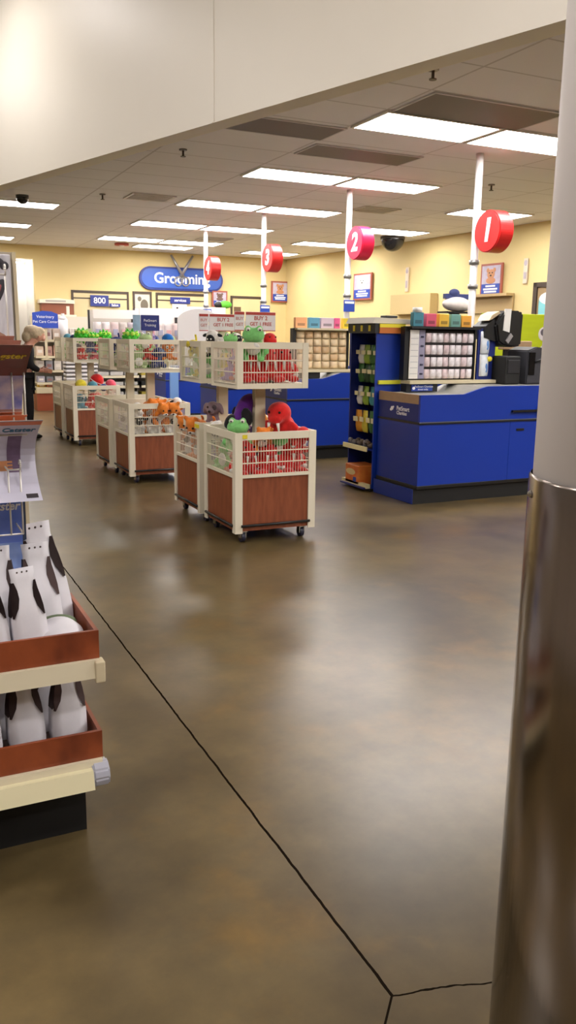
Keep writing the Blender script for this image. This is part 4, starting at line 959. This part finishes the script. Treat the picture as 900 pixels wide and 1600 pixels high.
magazine('front brown dog magazine with a yellow title, top holder of the rack',.376,1.572,2.735,.28,.27,.30,BROWNC,'Dogster',mat('title_yellow', (232,206,40), .5),.046,.033,dog_extra,.0,'brown magazines in the top holder')
CATC = mat('cover_lavender', (206,204,222), .5, var=.05, scale=6)
def cat_extra(sheet,c):
    sheet(.0036,-.13,0,.93,.985,.001).build('headline_band', mat('cover_orange', (226,120,70), .5), c)
    sheet(.0036,-.085,-.045,.3,.8,.001).build('cat_photo', mat('cat_purple', (112,90,120), .6, var=.25, scale=20), c)
    sheet(.0038,-.14,-.07,.32,.44,.001).build('orange_print', mat('print_orange', (220,150,100), .6, var=.2, scale=40), c)
    sheet(.0038,-.045,-.01,.03,.07,.001).build('dark_print', mat('print_dark', (60,54,60), .6), c)
for k in range(2):
    magazine('orange edged magazine, %s behind the front cat magazine'%['second','first'][k],.36+.012*k,1.366+.008*(1-k),2.82+.015*(1-k),.22,.2,.24,mat('cover_orange', (226,120,70), .5),'',WTXT,.03,.05,None,.02,'cat magazines in the middle holder')
magazine('front lavender cat magazine with a blue title, middle holder',.402,1.358,2.80,.25,.25,.31,CATC,'Catster',mat('title_teal', (40,110,150), .5),.042,.036,cat_extra,.24,'cat magazines in the middle holder')
def sky_extra(sheet,c):
    sheet(.0036,-.12,0,.88,.97,.001).build('headline_band', mat('cover_navy', (52,56,100), .5), c)
    sheet(.0036,-.2,-.0,.0,.4,.001).build('photo', mat('cover_skyblue', (120,150,220), .5, rgb2=(180,200,240), scale=10), c)
magazine('dark blue magazine right behind the sky blue one',.385,1.115,2.84,.2,.3,.03,mat('cover_darkblue', (50,62,84), .4),'',WTXT,.03,.05,None,.01)
magazine('sky blue magazine with a white title, lowest holder',.365,1.125,2.80,.24,.32,.12,mat('cover_sky', (90,120,210), .45, rgb2=(130,150,225), scale=6),'Catster',WTXT,.05,.06,sky_extra,.02)
# wooden trays
def tray(z, label):
    t = thing('wooden_tray',label,'tray',(0,0,z),group='wooden trays of the rack'); h = .09; x0,x1,y0,y1 = -.9,SHX,2.44,2.86
    MB().box(x0,x1,y0,y0+.012,0,h).build('front_board', TRAYW, t); MB().box(x0,x1,y1-.012,y1,0,h).build('back_board', TRAYW, t)
    MB().box(x1-.012,x1,y0+.012,y1-.012,0,h).build('side_board', TRAYW, t); MB().box(x0,x0+.012,y0+.012,y1-.012,0,h).build('side_board', TRAYW, t)
    MB().box(x0+.012,x1-.012,y0+.012,y1-.012,0,.006).build('bottom', mat('tray_inside', (70,54,50), .6), t)
tray(.6235,'rust brown wooden tray on the upper shelf of the rack'); tray(.2905,'rust brown wooden tray on the lower shelf of the rack')
# paper bags
BAGW = mat('bag_paper', (222,220,226), .6, var=.05, scale=10, bump=.2); BAGB = mat('bag_brown', (64,42,40), .55, var=.15, scale=14)
def make_bag():
    t = bpy.data.objects.new('paper_bag', None); COL.objects.link(t); t.empty_display_size = .04
    W_ = [(0,.058,.040),(.06,.064,.044),(.14,.062,.040),(.2,.055,.03),(.25,.046,.018),(.29,.042,.008),(.33,.045,.004)]
    rg = []
    for z,w_,d_ in W_: rg.append([(-w_,-d_*.8,z),(-w_*.5,-d_,z),(w_*.5,-d_,z),(w_,-d_*.8,z),(w_,d_*.8,z),(w_*.5,d_,z),(-w_*.5,d_,z),(-w_,d_*.8,z)])
    MB().loft(rg).build('bag', BAGW, t, True)
    for s in (-1,1):
        mb = MB(); prof = [(.15,.054,.06),(.185,.034,.058),(.22,.026,.053),(.25,.028,.047),(.28,.036,.044)]
        prof2 = [(z,a,b_) for z,a,b_ in prof]
        def dep(z):
            for (z0,_,d0),(z1,_,d1) in zip(W_,W_[1:]):
                if z0 <= z <= z1: return d0+(d1-d0)*(z-z0)/(z1-z0)
        A = [mb.b.verts.new((s*a,-dep(z)-.0025,z)) for z,a,b_ in prof2]; Bq = [mb.b.verts.new((s*b_,-dep(z)*.82-.003,z)) for z,a,b_ in prof2]
        C_ = [mb.b.verts.new((s*(b_+.003),dep(z)*.8,z)) for z,a,b_ in prof2]
        for i in range(len(A)-1):
            mb.b.faces.new((A[i],Bq[i],Bq[i+1],A[i+1])); mb.b.faces.new((Bq[i],C_[i],C_[i+1],Bq[i+1]))
        bmesh.ops.solidify(mb.b, geom=mb.b.faces[:], thickness=.0015); bmesh.ops.recalc_face_normals(mb.b, faces=mb.b.faces[:])
        mb.build('brown_gusset', BAGB, t)
    f = MB()
    for k in range(3): f.ell((-.018+k*.018,-.0065,.315),(.004,.002,.004),sub=1)
    f.build('punched_holes', mat('hole_dark', (70,60,60), .6), t)
    return t
bag = make_bag(); first = True
def put_bag(x,y,z,rz,tl,ln,sc_,label,group):
    global first
    o = bag if first else copy_tree(bag); first = False
    o.location = (x,y,z); o.rotation_euler = (tl,ln,rz); o.scale = (sc_,sc_,sc_); tag(o,label,'bag',group)
UZ, LZ = .6305,.2975
rn3 = ['front row','middle row','back row']
for rI,y in enumerate((2.545,2.665,2.78)):
    for k in range(4):
        x = .455-.15*k
        if rI == 0: x = .345-.115*k
        if rI == 1: x = .405-.125*k
        put_bag(x,y,UZ,r(-.15,.15),-.12-.03*rI,-.13 if (rI==2 and k==0) else -.05,.82+.13*rI,'white paper bag, %s from right in the %s of the upper tray'%(ORD[k],rn3[rI]),'paper bags in the upper tray')
for rI,y in enumerate((2.56,2.70)):
    for k in range(4):
        put_bag(.445-.04*rI-.128*k,y,LZ,r(-.12,.12),-.06,r(-.05,.03),.86,'white paper bag, %s from right in the %s of the lower tray'%(ORD[k],['front row','back row'][rI]),'paper bags in the lower tray')
t = thing('flat_food_bag','white bag with a green stripe lying flat at the right of the upper tray','bag',(.435,2.57,UZ))
fb = MB().ell((0,0,.045),(.075,.11,.035)).ell((0,.03,.05),(.06,.08,.036)); link('bag', blend(fb,.01), BAGW, t)
MB().ell((.0,.055,.056),(.066,.02,.032)).build('green_stripe', mat('bag_green', (100,116,86), .6), t, True)

# ---------------------------------------------------------------- shelving at the back
def gondola(name,label,x0,x1,y,zt,shelves,base_m,back_m,shelf_m,base_h=.3,depth=.45,group=None):
    t = thing(name,label,'shelving',(x0,y,0),group=group); w_ = x1-x0
    MB().box(0,w_,.02,depth+.02,0,base_h*.75).build('kick_base', base_m, t)
    MB().box(0,w_,0,depth+.02,base_h*.75,base_h).build('bottom_shelf', shelf_m, t)
    MB().box(0,w_,depth-.02,depth+.02,base_h,zt).build('back_panel', back_m, t)
    for x in (0,w_-.03): MB().box(x,x+.03,depth-.06,depth-.02,base_h,zt).build('upright', shelf_m, t)
    for z in shelves:
        s = MB().box(.02,w_-.02,.05,depth-.02,z-.03,z).build('shelf', shelf_m, t); MB().box(.02,w_-.02,.03,.05,z-.045,z+.004).build('price_lip', mat('lip_cream', (216,206,178), .45), s)
    return t
def goods(name,cat,label,group,x,y,z,w_,h,d_,c,c2=None,puffy=False):
    m = mat('goods_%d_%d_%d'%c, c, .5, var=.1, scale=9)
    if puffy: o = link(name, pouch_mesh(w_,h,d_), m, None, (x,y,z))
    else: o = MB().box(-w_/2,w_/2,0,d_,0,h,.008).build(name, m, None, loc=(x,y,z))
    if c2: MB().box(-w_*.3,w_*.3,-d_*(1.02 if puffy else 0)-.006,-d_*(.9 if puffy else 0),h*.3,h*.62,.001).build('label_patch', mat('goods_%d_%d_%d'%c2, c2, .5), o)
    return tag(o,label,cat,group)
GA = gondola('shelving_bay','cream shelving bay by the far left aisle, under the blue care sign',2.88,4.25,18.45,2.0,(.6,.86,1.16,1.5),mat('kick_orange', (150,70,36), .5),mat('back_grey', (196,190,176), .6),CREAM2,.5)
shelf_sets = [(.504,[((226,186,70),.09),((222,120,60),.1),((180,160,200),.12),((226,206,120),.1)],'lowest shelf'),(.604,[((170,166,180),.13),((120,124,130),.12),((206,200,196),.13)],'second shelf'),
              (.864,[((206,196,190),.2),((150,150,160),.2),((214,206,200),.2)],'third shelf'),(1.164,[((222,200,180),.2),((190,150,136),.2),((214,170,150),.22),((226,210,196),.2)],'fourth shelf'),
              (1.504,[((214,206,206),.22),((206,196,190),.24),((196,176,160),.22)],'top shelf')]
for z,ss,nm in shelf_sets:
    z_top = {.504:.08}.get(z,1)
    for k in range(7):
        c,h = ss[k%len(ss)]; h = min(h,.055 if z==.504 else h)
        goods('shelf_package','package','package, %s from the left on the %s of the far left bay'%(ORD[k],nm),'packages on the far left bay',3.0+k*.18,18.55,z,.15,h,.22,c,(150,110,110) if k%2 else (232,226,220))
t = thing('treat_canister','red and yellow canister on the far left bay top shelf','canister',(3.1,18.50,1.504))
MB().box(-.09,.09,0,.05,.24,.4,.01).build('lower_half', mat('can_yellow', (240,196,40), .4), t); MB().box(-.09,.09,0,.05,.4,.52,.01).build('upper_half', mat('can_red', (222,100,90), .4), t); MB().box(-.06,.06,.0,.05,.0,.24).build('foot', CREAM2, t)
t = thing('care_sign','blue sign with two lines of white lettering at the far left','sign',(2.88,18.3,0))
a, b2 = at(50,490,Y=18.3), at(91,512,Y=18.3); w_ = b2.x-a.x; x0 = a.x-2.88
MB().prism([(x0,1.74),(x0+w_,1.74),(x0+w_,2.03),(x0+w_*.75,2.08),(x0+w_*.4,2.09),(x0,2.05)],'y',-.02,.0).build('board', mat('care_blue', (34,70,176), .5), t)
text('lettering','Veterinary',.085,WTXT,t,(x0+w_/2,-.022,1.97),FRONT,.001); text('lettering','Pet Care Center',.075,WTXT,t,(x0+w_/2,-.022,1.87),FRONT,.001)
MB().box(x0+w_*.45,x0+w_*.55,.0,.02,1.1,1.74).build('sign_stand', CREAM2, t); MB().box(x0+w_*.3,x0+w_*.7,.0,.16,1.08,1.1).build('stand_foot', CREAM2, t)
t = thing('white_jug','white jug right of the blue care sign','bottle',(3.52,18.62,1.504)); MB().cyl((0,0,0),(0,0,.42),.1,n=18).cyl((0,0,.42),(0,0,.5),.1,.04,n=18).build('jug', mat('jug_white', (222,220,222), .3), t, True); MB().cyl((0,0,.5),(0,0,.55),.035,n=12).build('cap', WHITE, t)
# white goods wall: three bays
PINKW = mat('bay_white', (228,216,210), .6)
for bI in range(3):
    x0 = 3.72+bI*.92
    gondola('shelving_bay',['left bay of the white shelving below the salon windows','middle bay of the white shelving below the salon windows','right bay of the white shelving below the salon windows'][bI],x0,x0+.91,16.6,2.1+.05*bI,(.42,.62,.82,1.1,1.5),BLACKM,PINKW if bI else mat('bay_grey', (190,182,172), .6),mat('black_shelf', (30,28,28), .5),.3,.5,'white shelving bays')
    hd = MB().box(0,.91,0,.03,1.93+.05*bI,2.1+.05*bI).build('header_panel', mat('bay_white', (228,216,210), .6), [o for o in COL.objects if o.name.startswith('shelving_bay')][-1])
    for rI,z in enumerate((1.504,1.104)):
        for k in range(5):
            c = [(222,214,214),(206,196,192),(226,220,222),(190,180,190),(216,196,196)][(k*2+rI+bI)%5]
            goods('food_bag','bag','pale bag, %s from the left on the %s shelf of the %s white bay'%(ORD[k],['top','second'][rI],['left','middle','right'][bI]),'pale bags on the white bays',x0+.11+k*.172,16.78,z,.16,.36 if rI==0 else .3,.1,c,(206,160,160) if k%2 else (150,150,170),True)
    for rI,z in enumerate((.304,.424,.624,.824)):
        for k in range(3):
            goods('pad_pack','packet','flat %s pack, %s from left on %s shelf of the %s white bay'%(['white','white','white','white'][rI],ORD[k],['bottom','lowest','third','middle'][rI],['left','middle','right'][bI]),'flat packs on the white bays',x0+.17+k*.29,16.72,z,.26,.05 if rI<1 else .07,.25,[(214,210,204),(40,38,36),(216,212,206),(196,176,70)][(k+rI*2+bI)%4] if bI else (214,210,206))
# white and dark striped pad stacks in front of the last bin
for sI,(px,nm) in enumerate(((117,'left'),(141,'right'))):
    p = at(px,612,Y=15.2)
    t = thing('pad_table','low %s cream stand for stacked pads behind the far bin'%nm,'stand',(p.x,15.3,0),group='stands of stacked pads')
    MB().box(-.16,.16,-.14,.14,.0,.72,.005).build('body', CREAM2, t); MB().box(-.165,.165,-.145,.145,.72,.74).build('top', CREAM, t)
    for k in range(6):
        o = MB().box(-.15,.15,-.13,.13,0,.055,.02).build('training_pad_pack', mat('pad_white', (222,218,220), .5), loc=(p.x,15.3,.741+k*.07)); tag(o,'white pad pack, %s from bottom of the %s stack behind the far bin'%(ORD[k],nm),'packet','stacked pad packs')
        MB().box(-.145,.145,-.125,.125,.052,.068).build('dark_band', mat('pad_dark', (56,50,52), .5), o)
# round-topped grey board
a, b2 = at(287,515,Y=15.6), at(352,515,Y=15.6); w_ = b2.x-a.x
t = thing('arched_board','grey board with a rounded top, behind the number four pole','sign',(a.x,15.95,0))
zt = at(320,483,Y=15.95).z
pts = [(0,0),(w_,0),(w_,zt-.22)]+[(w_/2+w_/2*math.cos(PI*i/16),zt-.22+.22*math.sin(PI*i/16)) for i in range(1,16)]+[(0,zt-.22)]
MB().prism(pts,'y',0,.04).build('board', mat('arch_grey', (190,186,186), .5), t); MB().box(.05,w_-.05,-.1,.0,0,.03).build('foot', CREAM2, t)
p = at(352,482,Y=17.08)
t = thing('display_ball','green and black ball on top of the white shelving, by the number four pole','ball',(p.x,17.08,2.2)); MB().ell((0,0,.08),(.15,.05,.08)).build('ball', mat('ball_green', (90,180,50), .5), t, True); MB().ell((-.15,0,.07),(.1,.045,.07)).build('dark_end', BLACK, t, True)
t = thing('light_blue_panel','narrow light blue panel beside the farthest counter','panel',(4.52,14.3,0)); MB().box(0,.16,0,.03,.03,1.1,.004).build('panel', mat('light_blue', (110,150,206), .5), t); MB().box(-.02,.18,-.05,.08,0,.03).build('foot', BLACK, t)

# ---------------------------------------------------------------- shopper at the far left
def skin_mesh(verts, edges, radii, root=0, sub=2):
    me = bpy.data.meshes.new('figure'); me.from_pydata(verts, edges, []); t = bpy.data.objects.new('figure_source', me); COL.objects.link(t)
    m_ = t.modifiers.new('skin','SKIN'); m_.use_smooth_shade = True
    for i,rr in enumerate(radii):
        v = me.skin_vertices[0].data[i]; v.radius = (rr,rr) if isinstance(rr,(int,float)) else rr; v.use_root = i == root
    s_ = t.modifiers.new('sub','SUBSURF'); s_.levels = sub
    out = bpy.data.meshes.new_from_object(t.evaluated_get(bpy.context.evaluated_depsgraph_get()))
    bpy.data.objects.remove(t); bpy.data.meshes.remove(me)
    for p in out.polygons: p.use_smooth = True
    return out
PX, PY = 1.93,13.5
pt = thing('person','person in black with fair grey hair, head bowed, standing in the far left aisle','person',(PX,PY,0))
# faces +X, leaning forward; joints: pelvis, waist, chest, neck, head / legs / arms
V = [(0,0,.92),(.0,0,1.1),(.05,0,1.32),(.10,0,1.46),(.16,0,1.53),(.24,0,1.57),
     (0,-.10,.88),(.03,-.10,.48),(.0,-.10,.09),(.12,-.10,.05), (0,.10,.88),(.02,.10,.48),(.02,.10,.09),(.14,.10,.05),
     (.05,-.19,1.38),(.06,-.24,1.14),(.2,-.2,1.06),(.27,-.18,1.06), (.05,.19,1.38),(.06,.24,1.14),(.2,.2,1.06),(.27,.18,1.06)]
E_ = [(0,1),(1,2),(2,3),(3,4),(4,5),(0,6),(6,7),(7,8),(8,9),(0,10),(10,11),(11,12),(12,13),(2,14),(14,15),(15,16),(16,17),(2,18),(18,19),(19,20),(20,21)]
Rr = [(.12,.15),(.11,.14),(.13,.16),.06,.075,.07,.09,.06,.045,.035,.09,.06,.045,.035,.06,.045,.03,.03,.06,.045,.03,.03]
SKIN = mat('skin', (206,150,128), .5)
body = link('body', skin_mesh(V,E_,Rr), SKIN, pt)
CL = mat('black_cloth', (20,19,24), .85, var=.1, scale=20)
Vt = V[:3]+[(.09,0,1.43)]+V[14:17]+V[18:21]
link('black_top', skin_mesh([(0,0,.80)]+Vt,[(0,1),(1,2),(2,3),(3,4),(3,5),(5,6),(6,7),(3,8),(8,9),(9,10)],[(.15,.18),(.14,.17),(.13,.16),(.15,.18),.085,.08,.062,.045,.08,.062,.045],1), CL, pt)
link('black_trousers', skin_mesh([(0,0,.90)]+V[6:9]+V[10:13],[(0,1),(1,2),(2,3),(0,4),(4,5),(5,6)],[(.13,.17),.112,.085,.075,.112,.085,.075],0), CL, pt)
for y in (-.1,.1):
    link('shoe', blend(MB().ell((.08,y,.045),(.14,.05,.045)).ell((.0,y,.06),(.06,.045,.06)),.012), mat('shoe_black', (16,15,16), .4), pt)
hd = MB().ell((.22,0,1.60),(.105,.085,.125),(0,.7,0)).ell((.31,0,1.54),(.035,.05,.04)).ell((.335,0,1.575),(.022,.014,.018)).ell((.23,-.085,1.58),(.018,.012,.03)).ell((.23,.085,1.58),(.018,.012,.03)).ell((.15,0,1.52),(.06,.055,.07))
head = link('head', blend(hd,.012), SKIN, pt)
for y in (-.035,.035): MB().ell((.318,y,1.60),(.008,.012,.006),sub=2).build('eye', EYE_M, head, True)
MB().ell((.335,0,1.535),(.008,.024,.006),sub=2).build('mouth', mat('lips', (160,90,84), .5), head, True)
hr = MB().ell((.17,0,1.635),(.15,.115,.11),(0,.35,0)).ell((.06,0,1.57),(.07,.1,.09)).ell((.27,0,1.66),(.07,.09,.06),(0,.5,0))
link('hair', blend(hr,.014,3), mat('hair_ash', (196,178,150), .75, var=.15, scale=25, bump=.4), pt)
for s,y in ((-1,-.18),(1,.18)):
    hm = MB().ell((.30,y,1.06),(.045,.018,.036))
    for k in range(4): hm.tube([(.33,y,1.085-k*.018),(.375-.006*abs(k-1),y+s*-.01,1.08-k*.018),(.40-.008*abs(k-1),y+s*-.035,1.072-k*.018)],.0085)
    hm.tube([(.29,y-s*.012,1.085),(.32,y-s*.03,1.11),(.345,y-s*.04,1.112)],.009)
    link('hand', blend(hm,.005,2), SKIN, body)
